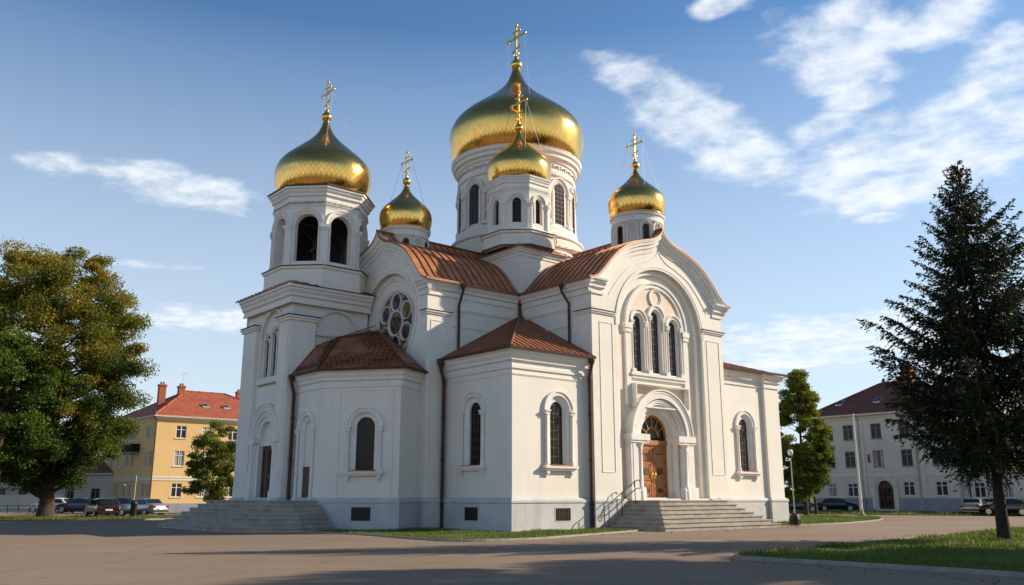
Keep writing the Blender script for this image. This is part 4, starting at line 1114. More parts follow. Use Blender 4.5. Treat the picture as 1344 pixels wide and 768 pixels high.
for i in range(108):
    a = 2 * PI * i / 108; d = (math.cos(a), math.sin(a)); f = F((DC[0] + d[0] * 3.97, DC[1] + d[1] * 3.97), (-d[1], d[0]), d)
    k = i % 3
    if k == 0: ring(mb, f, 0, 22.58, .10, .05, -.01, .05, 8)
    else: fbox(mb, f, -.05, .05, 22.4 + .04 * k, 22.7 + .02 * k, -.01, .04)
mb.build('carved_frieze', mat('frieze paint', (.52, .46, .40), .85, var=.2), ch)
for i in range(NW):
    a = R(270 - 40.1 + 15 + 30 * i); d = (math.cos(a), math.sin(a)); f = F((DC[0] + d[0] * 3.86, DC[1] + d[1] * 3.86), (-d[1], d[0]), d)
    if d[0] + d[1] > .9: continue
    g = MB(); g.quad(*[f(x, z, .05) for x, z in arch_loop(0, 18.8, 21.05, .47, 14)]); gg = g.build('window', glass, ch)
    b = MB(); leaded(b, f, 0, 18.8, 21.05, .46, .052, 3, .3); b.build('glazing_bars', lead_m, gg)
dome(DC, 23.72, 4.66, 31.5, 34.7, 104)

# front cupola on the inner-corner box
FC = (6.72, 7.3)
mb = MB(); P = ngon(FC, 2.3, 8, PI / 8); cornice(mb, P, [(-.3, 16.0), (0, 16.0), (0, 16.75), (.1, 16.8), (.12, 16.92), (0, 17.0), (-.1, 17.12), (-.3, 17.2), (-.35, 17.3)], closed=True); mb.build('drum_base', plaster, ch)
mb = MB(); cornice(mb, P, [(.1, 16.925), (.17, 16.93), (.17, 16.96), (-.2, 17.06)], closed=True); cornice(mb, P, [(.02, 16.0), (.06, 16.0), (.06, 16.08), (.02, 16.1)], closed=True); mb.build('copper_flashing', dark_copper, ch)
octo(FC, 1.95, 17.0, 20.3, 17.55, 18.85, .27, corn=[(19.45, 19.7, .10), (19.75, 20.45, .22)], pier=.14, arch_w=.14, inner=.25)
dome(FC, 20.5, 2.0, 24.35, 26.9, 48)

# side cupolas over the gables
for c_, zr, Rm, zb, zt in (((.75, 10.9), 17.15, 1.60, 20.35, 22.3), ((11.0, 1.45), 17.8, 1.72, 21.15, 23.2)):
    mb = MB(); rr = Rm * .90
    mb.lathe(c_, [(rr * .97, 15.0), (rr * .97, zr - .5), (rr * .98, zr - .5)], 40, smooth=True)
    mb.build('drum_wall', plaster, ch)
    mb = MB(); mb.lathe(c_, [(rr * .95, zr - .62), (rr * 1.0, zr - .58), (rr * 1.0, zr - .48), (rr * .98, zr - .42), (rr * .99, zr - .25), (rr * 1.05, zr - .18), (rr * 1.07, zr - .02), (rr * .9, zr + .02)], 40, smooth=False)
    for i in range(12):
        a = 2 * PI * i / 12; d = (math.cos(a), math.sin(a)); f = F((c_[0] + d[0] * rr * .96, c_[1] + d[1] * rr * .96), (-d[1], d[0]), d)
        archivolt(mb, f, 0, zr - .98, .34, .1, -.03, .07, n=12)
        for s in (-1, 1): fbox(mb, f, s * .3 - .045, s * .3 + .045, zr - 2.2, zr - .98, -.03, .06)
    mb.build('drum_moulding', trim, ch)
    for i in range(12):
        a = 2 * PI * i / 12; d = (math.cos(a), math.sin(a)); f = F((c_[0] + d[0] * rr * .975, c_[1] + d[1] * rr * .975), (-d[1], d[0]), d)
        if i % 2: continue
        g = MB(); g.quad(*[f(x, z, .03) for x, z in arch_loop(0, zr - 1.9, zr - .98, .17, 10)]); g.build('window', glass, ch)
    dome(c_, zr, Rm, zb, zt, 40)

# belfry
BC = (-3.4, 13.7)
mb = MB(); P = ngon(BC, 3.05, 8, PI / 8); cornice(mb, P, [(-.4, 12.9), (.05, 12.9), (.05, 13.1), (0, 13.12), (0, 13.95), (.10, 14.0), (.12, 14.12), (-.2, 14.3), (-.6, 14.35)], closed=True); mb.build('belfry_base', plaster, ch)
mb = MB(); cornice(mb, P, [(.10, 14.125), (.18, 14.13), (.18, 14.17), (-.1, 14.24)], closed=True); mb.build('copper_flashing', dark_copper, ch)
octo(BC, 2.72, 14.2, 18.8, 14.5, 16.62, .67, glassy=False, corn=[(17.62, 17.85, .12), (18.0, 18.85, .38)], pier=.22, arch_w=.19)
mb = MB()
for i in range(8):
    a, b = P[i], P[(i + 1) % 8]
P2 = ngon(BC, 2.72, 8, PI / 8)
for i in range(8):
    f, l = frame2(P2[i], P2[(i + 1) % 8])
    for j in range(12):
        x = l * (j + .5) / 12; fbox(mb, f, x - .05, x + .05, 17.88, 18.0, .02, .06 + .03 * (j % 2))
mb.build('carved_frieze', MATS['frieze paint'], ch)
mb = MB(); cornice(mb, P2, [(0, 18.86), (.44, 18.865), (.44, 18.92), (0, 18.96)], closed=True); mb.build('copper_flashing', dark_copper, ch)
mb = MB(); mb.tube([(BC[0] - 2.1, BC[1], 17.3), (BC[0] + 2.1, BC[1], 17.3)], .12, 8); mb.build('bell_beam', oak_dark, ch)
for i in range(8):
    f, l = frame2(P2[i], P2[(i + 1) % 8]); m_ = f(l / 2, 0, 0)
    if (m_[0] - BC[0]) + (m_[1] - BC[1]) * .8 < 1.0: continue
    sh = MB(); fbox(sh, f, l / 2 - .70, l / 2 + .70, 15.25, 17.3, -.42, -.36)  # dark boards added to block the sky behind and darken the belfry
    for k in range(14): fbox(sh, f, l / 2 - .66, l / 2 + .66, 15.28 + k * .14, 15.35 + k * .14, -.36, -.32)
    sh.build('sky_blocker', black_paint, ch)
dome(BC, 18.98, 2.88, 24.35, 26.75, 60)

# downpipes and gutters
def pipe(pts, r=.075): 
    mb = MB(); mb.tube(pts, r, 10)
    p0 = pts[0]; mb.lathe(p0[:2], [(r * 2, p0[2] + .1), (r * 2, p0[2] - .05), (r, p0[2] - .25)], 10)
    for z in (1.2, 3.4, 5.6, 7.4):
        if pts[-1][2] < z < pts[-2][2]: mb.lathe(pts[-1][:2], [(r * 1.02, z), (r * 1.3, z), (r * 1.3, z + .08), (r * 1.02, z + .08)], 10)
    mb.build('downpipe', dark_copper, ch)
pipe([(-.45, 5.22, 8.4), (-.45, 5.22, 8.1), (-.22, 5.25, 7.5), (-.22, 5.25, .05)], .09)
pipe([(4.98, -.42, 8.4), (4.98, -.42, 8.1), (4.98, -.25, 7.6), (4.98, -.25, .05)], .09)
pipe([(-5.95, 11.1, 7.8), (-5.95, 11.1, 7.5), (-5.72, 11.2, 6.9), (-5.72, 11.2, .9)], .09)
pipe([(4.72, 1.5, 12.7), (4.72, 1.5, 12.4), (5.08, 1.3, 11.7), (5.08, 1.3, 9.6)], .07)
pipe([(.75, 4.98, 12.7), (.75, 4.98, 12.4), (.75, 5.33, 11.7), (.75, 5.33, 9.0)], .07)
pipe([(5.08, 5.33, 12.5), (5.08, 5.33, 11.5)], .09)
mb = MB()
cornice(mb, [(0, 5.45), (0, 0), (5.2, 0)], [(.44, 8.50), (.56, 8.50), (.58, 8.62), (.54, 8.62), (.52, 8.54), (.46, 8.54)])
cornice(mb, [(-5.5, 11.34), C1, C2, C3], [(.41, 7.80), (.53, 7.80), (.55, 7.93), (.51, 7.93), (.49, 7.84), (.42, 7.84)])
cornice(mb, [(16.29, .3), (22.42, .1), (22.42, 20)], [(.44, 9.12), (.56, 9.12), (.58, 9.24), (.54, 9.24), (.52, 9.16), (.46, 9.16)])
mb.build('gutter', dark_copper, ch)

# the bell hangs inside the belfry
mb = MB(); bx, by = cw(-3.4, 13.7)
mb.lathe((0, 0), [(.02, 1.02), (.16, 1.0), (.24, .9), (.28, .6), (.36, .3), (.5, .08), (.56, 0), (.5, 0), (.42, .12)], 24)
mb.tube([(0, 0, 1.0), (0, 0, 1.45)], .05, 8)
o = mb.build('church_bell', bronze); o.location = (bx, by, 15.75)
tag(o, 'bronze bell hanging in the open belfry of the left tower', 'bell')

# ------------------------------------------------------------------ houses across the square
def sash(f, s, z0, w, h, parent, fm, mull=1, transom=True, curtain=False, sill=True, dep=.14, name='window'):
    mb = MB(); t = .07; a, b = s - w / 2, s + w / 2; d0, d1 = -dep, -dep + .07
    fbox(mb, f, a, a + t, z0, z0 + h, d0, d1); fbox(mb, f, b - t, b, z0, z0 + h, d0, d1); fbox(mb, f, a + t, b - t, z0, z0 + t, d0, d1); fbox(mb, f, a + t, b - t, z0 + h - t, z0 + h, d0, d1)
    for i in range(mull):
        x = a + w * (i + 1) / (mull + 1); fbox(mb, f, x - .045, x + .045, z0 + t, z0 + h - t, d0, d1 + .01)
    if transom: fbox(mb, f, a + t, b - t, z0 + h * .68, z0 + h * .68 + .06, d0, d1 - .004)
    o = mb.build(name, fm, parent)
    g = MB(); fbox(g, f, a + .02, b - .02, z0 + .02, z0 + h - .02, d0 - .02, d0 + .012); g.build('pane', pane_m, o)
    if curtain:
        c = MB(); 
        for (x0, x1) in ((a + t, a + w * .36), (b - w * .36, b - t)): fbox(c, f, x0, x1, z0 + t, z0 + h - t, d0 + .014, d0 + .018)
        c.build('curtain', curtain_m, o)
    if sill: q = MB(); fbox(q, f, a - .08, b + .08, z0 - .07, z0 - .005, -dep, .09); q.build('sill', cream if fm is win_white else grey_wall, o)
    return o


def hip_roof(name, P0, dx, dy, lx, ly, ez, rh, over, m, parent, hip0=True, hip1=True, rd=None):
    """rectangular hipped roof: P0 corner, dx/dy unit dirs, ridge parallel to dx"""
    def q(a, b, z): return Vector((P0[0] + dx[0] * a + dy[0] * b, P0[1] + dx[1] * a + dy[1] * b, z))
    rd = rd or ly / 2
    A, B, C, D = q(-over, -over, ez), q(lx + over, -over, ez), q(lx + over, ly + over, ez), q(-over, ly + over, ez)
    r0, r1 = q(rd if hip0 else -over, ly / 2, ez + rh), q(lx - rd if hip1 else lx + over, ly / 2, ez + rh)
    mb = MB()
    for pts in ((A, B, r1, r0), (C, D, r0, r1), (D, A, r0), (B, C, r1)):
        roof_poly(mb, pts, seams=False, th=.16, m=0, ms=1)
    for a, b in ((A, r0), (D, r0), (r0, r1), (B, r1), (C, r1)):
        mb.tube([a + Vector((0, 0, .03)), b + Vector((0, 0, .03))], .1, 6, m=0)
    o = mb.build(name, [m, cream], parent)
    return o, q


def chimney(name, p, z0, z1, w, parent, pots=2):
    mb = MB(); x, y = p; c, s = math.cos(CH_R), math.sin(CH_R)
    def bx(a, b, z0_, z1_):
        pts = [(x + c * u - s * v, y + s * u + c * v) for u, v in ((-a, -b), (a, -b), (a, b), (-a, b))]
        mb.hexa([(u, v, z0_) for u, v in pts] + [(u, v, z1_) for u, v in pts])
    bx(w * .5, w * .4, z0, z1 - .25); bx(w * .6, w * .5, z1 - .25, z1 - .08); bx(w * .5, w * .4, z1 - .08, z1)
    for i in range(pots): mb.lathe((x + (i - .5) * w * .4, y), [(.12, z1), (.1, z1 + .3)], 8)
    return mb.build(name, brick_m, parent)


def skylight(q, a, b, slope, z, parent):
    """tilted roof window; q maps (a, b, z)"""
    mb = MB(); g = MB(); h = 1.0; w = .8
    def P(x, y, up): return q(a + x, b + y, z + y * slope + up)
    mb.hexa([P(0, 0, .02), P(w, 0, .02), P(w, h, .02), P(0, h, .02), P(0, 0, .16), P(w, 0, .16), P(w, h, .16), P(0, h, .16)])
    o = mb.build('skylight', steel, parent)
    g.quad(P(.08, .08, .165), P(w - .08, .08, .165), P(w - .08, h - .08, .165), P(.08, h - .08, .165)); g.build('pane', pane_m, o)


def wall_box(mb, P0, dx, dy, lx, ly, z1, fx_holes, fy_holes, fx, fy):
    sheet(mb, fx, rect_loop(0, lx, 0, z1), 0, fx_holes); sheet(mb, fy, rect_loop(0, ly, 0, z1), 0, fy_holes)
    def q(a, b): return (P0[0] + dx[0] * a + dy[0] * b, P0[1] + dx[1] * a + dy[1] * b)
    for a, b in ((q(lx, 0), q(lx, ly)), (q(lx, ly), q(0, ly))): mb.quad((*a, 0), (*b, 0), (*b, z1), (*a, z1))


dU, dV = (CU.x, CU.y), (CV.x, CV.y)
nU, nV = (-CU.x, -CU.y), (-CV.x, -CV.y)
# yellow house
YP = (-39.7, 97.9)
yh = empty('yellow_house', (*YP, 0)); tag(yh, 'yellow three storey house with a red tiled roof and brick chimneys behind the left tower', 'house')
def local(P): return (0, 0)
YB = F((0, 0), dU, nV); YA = F((0, 0), dV, nU)
rows = [(8.05, 1.4), (4.95, 1.7), (1.55, 1.5)]
cb = [2.75, 5.7, 8.8, 11.9, 15.0]; ca = [(1.2, 2.8), (7.6, 9.6), (12.8,), (15.6,)]
fa = [x for t in ca for x in t]
mb = MB()
wall_box(mb, (0, 0), dU, dV, 17.5, 19, 10.5, [(rect_loop(s - .58, s + .58, z, z + h), .14) for s in cb for z, h in rows], [(rect_loop(s - .5, s + .5, z, z + h), .14) for s in fa for z, h in rows], YB, YA)
mb.build('wall', yellow, yh)
for s in cb:
    for z, h in rows: sash(YB, s, z, 1.16, h, yh, win_white, curtain=(s + z) % 2 > 1)
for s in fa:
    for z, h in rows: sash(YA, s, z, 1.0, h, yh, win_white, curtain=(s + z) % 2 > 1.2)
mb = MB(); corner = [(dV[0] * 19, dV[1] * 19), (0, 0), (dU[0] * 17.5, dU[1] * 17.5)]
cornice(mb, corner, [(0, 3.35), (.07, 3.35), (.07, 3.62), (.12, 3.64), (.12, 3.74), (0, 3.78)]); cornice(mb, corner, [(0, 10.1), (.1, 10.15), (.2, 10.3), (.55, 10.42), (.55, 10.5), (0, 10.5)])
mb.build('cornice', cream, yh)
mb = MB(); cornice(mb, corner, [(0, 0), (.12, 0), (.12, .85), (.06, .92), (0, .92)]); mb.build('plinth', grey_wall, yh)
yr, yq = hip_roof('roof', (0, 0), dU, dV, 17.5, 19, 10.52, 4.0, .55, red_tile, yh, rd=6.3)
for a, b, z1, w in ((2.6, 7.4, 14.9, .8), (5.2, 8.2, 15.0, .75), (12.8, 8.6, 14.9, .7)):
    p = yq(a, b, 0); chimney('chimney', (p.x, p.y), 12.2, z1, w, yh)
sl = 4.0 / 9.5
for a in (6.2, 8.8): skylight(yq, a, 3.2, 4.0 / 10.05, 10.52 + (3.2 + .55) * 4.0 / 10.05, yh)
mb = MB(); mb.tube([(-.3 * dU[0] - .1, -.3 * dU[1] - .12, 10.4), (-.02, -.14, 9.9), (-.02, -.14, .2)], .07, 8); mb.build('downpipe', dark_copper, yh)
mb = MB(); fbox(mb, YA, 5.2, 8.4, 6.5, 6.62, 0, 1.1)
mb.build('balcony', grey_wall, yh)
b_ = MB()
for x in np.linspace(5.25, 8.35, 15): fbox(b_, YA, x - .015, x + .015, 6.62, 7.5, 1.04, 1.07)
fbox(b_, YA, 5.2, 8.4, 7.5, 7.56, 1.02, 1.08); fbox(b_, YA, 5.2, 5.24, 6.62, 7.56, 0, 1.08); fbox(b_, YA, 8.36, 8.4, 6.62, 7.56, 0, 1.08); b_.build('railing', iron, yh.children[-1])
mb = MB(); c0 = yq(5.3, 8.0, 0); mb.tube([(c0.x, c0.y, 15.2), (c0.x, c0.y, 16.6)], .02, 5); mb.tube([(c0.x - .3, c0.y, 16.5), (c0.x + .5, c0.y + .1, 16.6)], .015, 5); mb.tube([(c0.x + .5, c0.y + .1, 16.6), (c0.x + .7, c0.y + .1, 16.2)], .015, 5); mb.build('antenna', steel, yh)

# pale house to the right
WP = (34.5, 101.8); mV = (-CV.x, -CV.y)
wh = empty('white_house', (*WP, 0)); tag(wh, 'long off white three storey house with dark red roof and arched doorway', 'house')
WA = F((0, 0), mV, nU)
def wq(a, b): return (mV[0] * a + dU[0] * b, mV[1] * a + dU[1] * b)
wr = [(7.75, 1.65), (4.75, 1.75), (1.6, 1.45)]
wins = [(s, z, h) for s in (2.35, 4.8) for z, h in wr] + [(8.05, 7.75, 1.65), (8.05, 4.75, 1.75), (11.2, 7.75, 1.6), (11.2, 4.75, 1.75), (11.1, 1.7, 1.45), (14.4, 7.75, 1.6), (14.4, 4.75, 1.75), (14.5, 1.7, 1.45)]
mb = MB()
sheet(mb, WA, rect_loop(0, 16.2, 0, 10.5), 0, [(rect_loop(s - .6, s + .6, z, z + h), .14) for s, z, h in wins] + [(arch_loop(8.5, .3, 2.45, .85, 16), .3)])
for a, b in (((0, 0), (0, 12)), ((0, 12), (16.2, 12)), ((16.2, 12), (16.2, 0))): p, q_ = wq(*a), wq(*b); mb.quad((*p, 0), (*q_, 0), (*q_, 10.5), (*p, 10.5))
mb.build('wall', white_wall, wh)
for s, z, h in wins: sash(WA, s, z, 1.2, h, wh, win_brown if z > 4 else win_white, mull=1, curtain=int(s * 3 + z) % 4 == 0)
wpath = [wq(0, 8), wq(0, 0), wq(16.2, 0)]
mb = MB(); 
def corn2(mb, path, prof):   # outwards is the left of this path: run it the other way round
    cornice(mb, path, prof)
corn2(mb, wpath, [(0, 3.75), (.06, 3.75), (.06, 3.95), (0, 3.98)]); corn2(mb, wpath, [(0, 9.95), (.08, 10.0), (.12, 10.2), (.45, 10.38), (.45, 10.5), (0, 10.5)])
fbox(mb, WA, 5.75, 6.55, .9, 9.95, 0, .1); fbox(mb, WA, 12.6, 13.0, .9, 9.95, 0, .1); archivolt(mb, WA, 8.5, 2.45, 1.45, .35, 0, .18); archivolt(mb, WA, 8.5, 2.45, 1.0, .15, 0, .1)
for s in (-1, 1): a, b = sorted((8.5 + s * 1.1, 8.5 + s * 1.45)); fbox(mb, WA, a, b, .3, 2.45, 0, .16)
mb.build('cornice', cream, wh)
for a_, b_ in ((0, 7.0), (10, 16.2)): mb = MB(); fbox(mb, WA, a_, b_, 0, 1.45, 0, .1); mb.build('plinth', grey_wall, wh)
mb = MB(); mb.quad(*[WA(a, b, -.28) for a, b in arch_loop(8.5, .2, 2.45, .86, 16)]); fbox(mb, WA, 8.48, 8.52, .3, 3.2, -.28, -.24)
for x in (7.85, 8.7): panel(mb, WA, x, x + .5, .6, 1.4, .06, -.23); panel(mb, WA, x, x + .5, 1.6, 2.5, .06, -.23)
mb.build('door', oak_dark, wh)
for s, d_ in ((6.1, .18), (12.3, .08)): mb = MB(); mb.tube([WA(s, 10.3, .4), WA(s, 9.8, d_), WA(s, .2, d_)], .07, 8); mb.build('downpipe', steel, wh)
mb = MB(); fbox(mb, WA, 6.85, 7.15, 5.2, 6.1, 0, .05); mb.build('wall_plaque', mat('dark red enamel', (.3, .05, .03), .4), wh)
wr_, wqq = hip_roof('roof', (0, 0), mV, dU, 16.2, 12, 10.52, 3.9, .5, dark_tile, wh, rd=6.0)
for a, b, z1, w in ((9.8, 5.2, 16.0, 1.4), (8.9, 4.9, 14.9, .6)): p = wqq(a, b, 0); chimney('chimney', (p.x, p.y), 12.5, z1, w, wh, 0)
for a in (2.6, 7.2): skylight(wqq, a, 1.6, 3.9 / 6.5, 10.52 + 2.1 * 3.9 / 6.5, wh)
# lower annexe
AP = (WP[0] + wq(16.25, .8)[0], WP[1] + wq(16.25, .8)[1]); an = empty('annexe_house', (*AP, 0)); tag(an, 'low two storey pale annexe joined to the right of the long white house', 'house')
aw = [(s, z, h) for s in (1.6, 4.2, 7.0, 9.8, 12.6, 15.4) for z, h in ((1.5, 1.5), (4.2, 1.3))]
mb = MB(); sheet(mb, WA, rect_loop(0, 18, 0, 6.4), 0, [(rect_loop(s - .55, s + .55, z, z + h), .14) for s, z, h in aw])
for a, b in (((0, 10), (18, 10)), ((18, 10), (18, 0))): p, q_ = wq(*a), wq(*b); mb.quad((*p, 0), (*q_, 0), (*q_, 6.4), (*p, 6.4))
mb.build('wall', white_wall, an)
for s, z, h in aw: sash(WA, s, z, 1.1, h, an, win_white, curtain=int(s * 5 + z) % 2 == 0)
mb = MB(); fbox(mb, WA, 0, 18, 0, .9, 0, .1); mb.build('plinth', grey_wall, an)
hip_roof('roof', (0, 0), mV, dU, 18, 10, 6.42, 2.6, .4, dark_tile, an)

# white outbuilding and garden wall far left
LP = (-66, 112); lo_ = empty('white_outbuilding', (*LP, 0)); tag(lo_, 'low white building with small windows half hidden behind the big tree trunk', 'house')
LF = F((0, 0), (.985, -.17), (-.17, -.985)); lw_ = [(s, 1.3, 1.3) for s in (2, 5, 8, 11.5, 15, 18.5)]
mb = MB(); sheet(mb, LF, rect_loop(0, 21, 0, 4.4), 0, [(rect_loop(s - .6, s + .6, z, z + h), .14) for s, z, h in lw_])
for a, b in (((0, 0), (0, -8)), ((0, -8), (21, -8)), ((21, -8), (21, 0))): mb.quad(LF(a[0], 0, a[1]), LF(b[0], 0, b[1]), LF(b[0], 4.4, b[1]), LF(a[0], 4.4, a[1]))
mb.build('wall', white_wall, lo_)
for s, z, h in lw_: sash(LF, s, z, 1.2, h, lo_, win_brown)
hip_roof('roof', (0, 0), (.985, -.17), (.17, .985), 21, 8, 4.42, 2.2, .4, dark_tile, lo_)
mb = MB(); fbox(mb, F((-57.5, 99.5), (.985, -.17), (-.17, -.985)), 0, 8.2, 0, 1.7, 0, .3); fbox(mb, F((-57.5, 99.5), (.985, -.17), (-.17, -.985)), -.05, 8.25, 1.7, 1.82, -.05, .35)
tag(mb.build('garden_wall', white_wall), 'low white garden wall left of the big tree trunk', 'wall')
mb = MB(); lf2 = F((-70, 92), (.985, -.17), (-.17, -.985))
for i in range(27): x = i * 1.2; fbox(mb, lf2, x - .03, x + .03, 0, .8, 0, .06)
for z in (.35, .72): fbox(mb, lf2, 0, 31.2, z, z + .05, .01, .05)
tag(mb.build('low_railing', iron), 'low dark metal railing along the far edge of the left lawn', 'fence')

# ------------------------------------------------------------------ street furniture
def lathe_part(name, c, prof, m, parent, n=16, smooth=True):
    mb = MB(); mb.lathe(c, prof, n, smooth=smooth); return mb.build(name, m, parent)
lp = empty('street_lamp', (16.1, 51.0, 0)); tag(lp, 'thin lamp post with white globe and black base right of the church corner', 'street lamp')
lathe_part('post', (0, 0), [(.045, 0), (.035, 1.0), (.03, 3.9)], steel, lp, 10)
lathe_part('globe', (0, 0), [(.04, 3.9), (.1, 3.94), (.14, 4.02), (.15, 4.12), (.12, 4.22), (.05, 4.27), (.01, 4.28)], lamp_glass, lp)
lathe_part('collar', (0, 0), [(.1, 3.82), (.12, 3.86), (.07, 3.93)], iron, lp)
mb = MB(); mb.lathe((0, 0), [(.33, .07), (.34, .35), (.30, .5), (.2, .62), (.08, .68)], 9, smooth=False); mb.build('base_cover', black_paint, lp)
fp = empty('tall_mast', (30.2, 77.3, 0)); tag(fp, 'tall slim pale metal mast standing on the grass in front of the long white house', 'pole')
lathe_part('pole', (0, 0), [(.14, .4), (.10, 3), (.06, 8.6)], lamp_glass, fp, 12); lathe_part('foot', (0, 0), [(.3, 0), (.3, .12), (.2, .16), (.18, .45)], kerb_m, fp, 12); lathe_part('finial', (0, 0), [(.06, 8.6), (.1, 8.66), (.06, 8.74), (.01, 8.76)], steel, fp, 10)
sp_ = empty('street_lamp', (-28.9, 68.2, 0)); tag(sp_, 'short grey lamp post with a slanted arm beside the silver car on the left', 'street lamp')
mb = MB(); mb.tube([(0, 0, 0), (0, 0, 3.2)], .05, 8); mb.build('post', steel, sp_); mb = MB(); mb.tube([(0, 0, 2.9), (-.9, 0, 2.55)], .03, 6); mb.build('arm', steel, sp_); mb = MB(); mb.box((-1.15, -.1, 2.42), (-.8, .1, 2.52)); mb.build('lamp_head', steel, sp_)
mb = MB()
mb.lathe((0, 0), [(.22, 0), (.24, .1), (.22, .95), (.26, 1.0), (.26, 1.08), (.15, 1.25), (.02, 1.32)], 14)
o = mb.build('litter_bin', black_paint); o.location = (-28.6, 67.6, .05); tag(o, 'black litter bin at the foot of the short lamp post on the left lawn', 'litter bin')
for i, (x, y, h, l) in enumerate(((-46.5, 93, 6.5, 'thin dark pole left of the big tree trunk seen against the garden wall'), (43.5, 84.5, 5.5, 'slim dark pole between the long white house and its annexe behind the spruce'))):
    t = empty('utility_pole', (x, y, 0)); tag(t, l, 'pole'); lathe_part('pole', (0, 0), [(.08, 0), (.05, h)], iron, t, 8); mb = MB(); mb.tube([(-.5, 0, h - .3), (.5, 0, h - .3)], .03, 6); mb.build('cross_arm', iron, t)


# ------------------------------------------------------------------ cars
def car(loc, head, body, kind, label, L=4.4):
    """x = forward; low-detail but shaped: lofted body, glasshouse, wheels, lamps"""
    t = empty('parked_car', (loc[0], loc[1], .015), head); tag(t, label, 'car', 'cars parked round the square')
    W = .88
    if kind == 'sedan':
        top = [(-2.2, .62), (-2.17, .88), (-2.0, .96), (-1.55, 1.0), (-1.05, 1.36), (-.55, 1.43), (.15, 1.42), (.55, 1.33), (1.15, .98), (1.75, .87), (2.1, .74), (2.2, .55)]
        cab = (-1.55, -1.05, .55, 1.15)
    else:
        top = [(-2.05, .6), (-2.05, .95), (-1.98, 1.02), (-1.92, 1.05), (-1.6, 1.4), (-1.0, 1.47), (.15, 1.45), (.6, 1.34), (1.2, .99), (1.7, .88), (2.0, .76), (2.1, .55)]
        cab = (-1.92, -1.6, .6, 1.2)
    belt = .93
    k = L / 4.4; rows = []
    for x, z in top:
        ends = max(0, abs(x) - 1.7); w = W - ends ** 2 * .45; bot = .24 + ends * .12
        zb = min(z - .02, belt); wt = w - max(0, z - belt) * .42
        half = [(0, bot), (w * .85, bot), (w, bot + .12), (w + .01, (bot + zb) * .55), (w - .02, zb), (wt, max(z - .06, zb + .005)), (wt - .1, z), (0, z + .015)]
        rows.append([(x * k, y, zz) for y, zz in half] + [(x * k, -y, zz) for y, zz in half[::-1][1:-1]])
    mb = MB(); mb.grid(rows, closed=True); mb.quad(*rows[0]); mb.quad(*rows[-1][::-1]); mb.build('body', body, t)
    # glass set just proud of the cabin
    def wz(z): return W - max(0, z - belt) * .42
    x0, x1, x2, x3 = cab; zr = 1.37 if kind == 'sedan' else 1.40
    for s in (-1, 1):
        g = MB()
        e = .012
        for a0, a1, b0, b1 in ((x0 + .2, -.3, x1 + .12, -.3), (-.2, x3 - .2, -.2, x2 - .03)):
            g.hexa([(a0 * k, s * (wz(belt + .04) + e), belt + .04), (a1 * k, s * (wz(belt + .04) + e), belt + .04), (a1 * k, s * (wz(belt + .04) - .05), belt + .04), (a0 * k, s * (wz(belt + .04) - .05), belt + .04),
                    (b0 * k, s * (wz(zr - .05) + e), zr - .05), (b1 * k, s * (wz(zr - .05) + e), zr - .05), (b1 * k, s * (wz(zr - .05) - .05), zr - .05), (b0 * k, s * (wz(zr - .05) - .05), zr - .05)])
        g.build('side_window', car_glass, t)
    for nm, xa, za, xb, zb in (('windscreen', x3 - .08, 1.02, x2 + .06, 1.35), ('rear_window', x0 + .08 if kind == 'sedan' else x0 + .02, 1.06, x1 - .06, 1.38)):
        g = MB(); sx = .018 if nm == 'windscreen' else -.018
        g.hexa([((xa + sx) * k, -.7, za), ((xa + sx) * k, .7, za), ((xb + sx) * k, .6, zb), ((xb + sx) * k, -.6, zb), ((xa + sx) * k, -.7, za + .02), ((xa + sx) * k, .7, za + .02), ((xb + sx) * k, .6, zb + .02), ((xb + sx) * k, -.6, zb + .02)]); g.build(nm, car_glass, t)
    for x in (-1.32, 1.36):
        for s in (-1, 1):
            w = MB(); rows = []
            for yy, r in ((-.1, .24), (-.1, .31), (-.06, .325), (.06, .325), (.1, .31), (.1, .24)): rows.append([(x * k + r * math.cos(2 * PI * j / 20), s * (W - .08) + yy, .33 + r * math.sin(2 * PI * j / 20)) for j in range(20)])
            w.grid(rows, closed=True); tw_ = w.build('wheel', rubber, t)
            r_ = MB(); r_.quad(*[(x * k + .23 * math.cos(2 * PI * j / 20), s * (W + .015), .33 + .23 * math.sin(2 * PI * j / 20)) for j in range(20)]); r_.build('rim', alloy, tw_)
    xe = top[0][0] * k; xf = top[-1][0] * k
    for s in (-1, 1):
        l = MB(); a, b = sorted((s * .5, s * .76)); l.box((xe - .03, a, .7), (xe + .25, b, .86)); l.build('tail_lamp', red_lens, t)
        l = MB(); l.box((xf - .2, a, .58), (xf + .015, b, .7)); l.build('headlight', clear_lens, t)
    l = MB(); l.box((xe - .05, -.72, .38), (xe + .1, .72, .52)); l.build('bumper', black_paint, t); l = MB(); l.box((xf - .1, -.72, .34), (xf + .04, .72, .5)); l.build('bumper', black_paint, t)
    l = MB(); l.box((xe - .062, -.26, .55), (xe - .03, .26, .66)); l.build('number_plate', win_white, t)
    return t


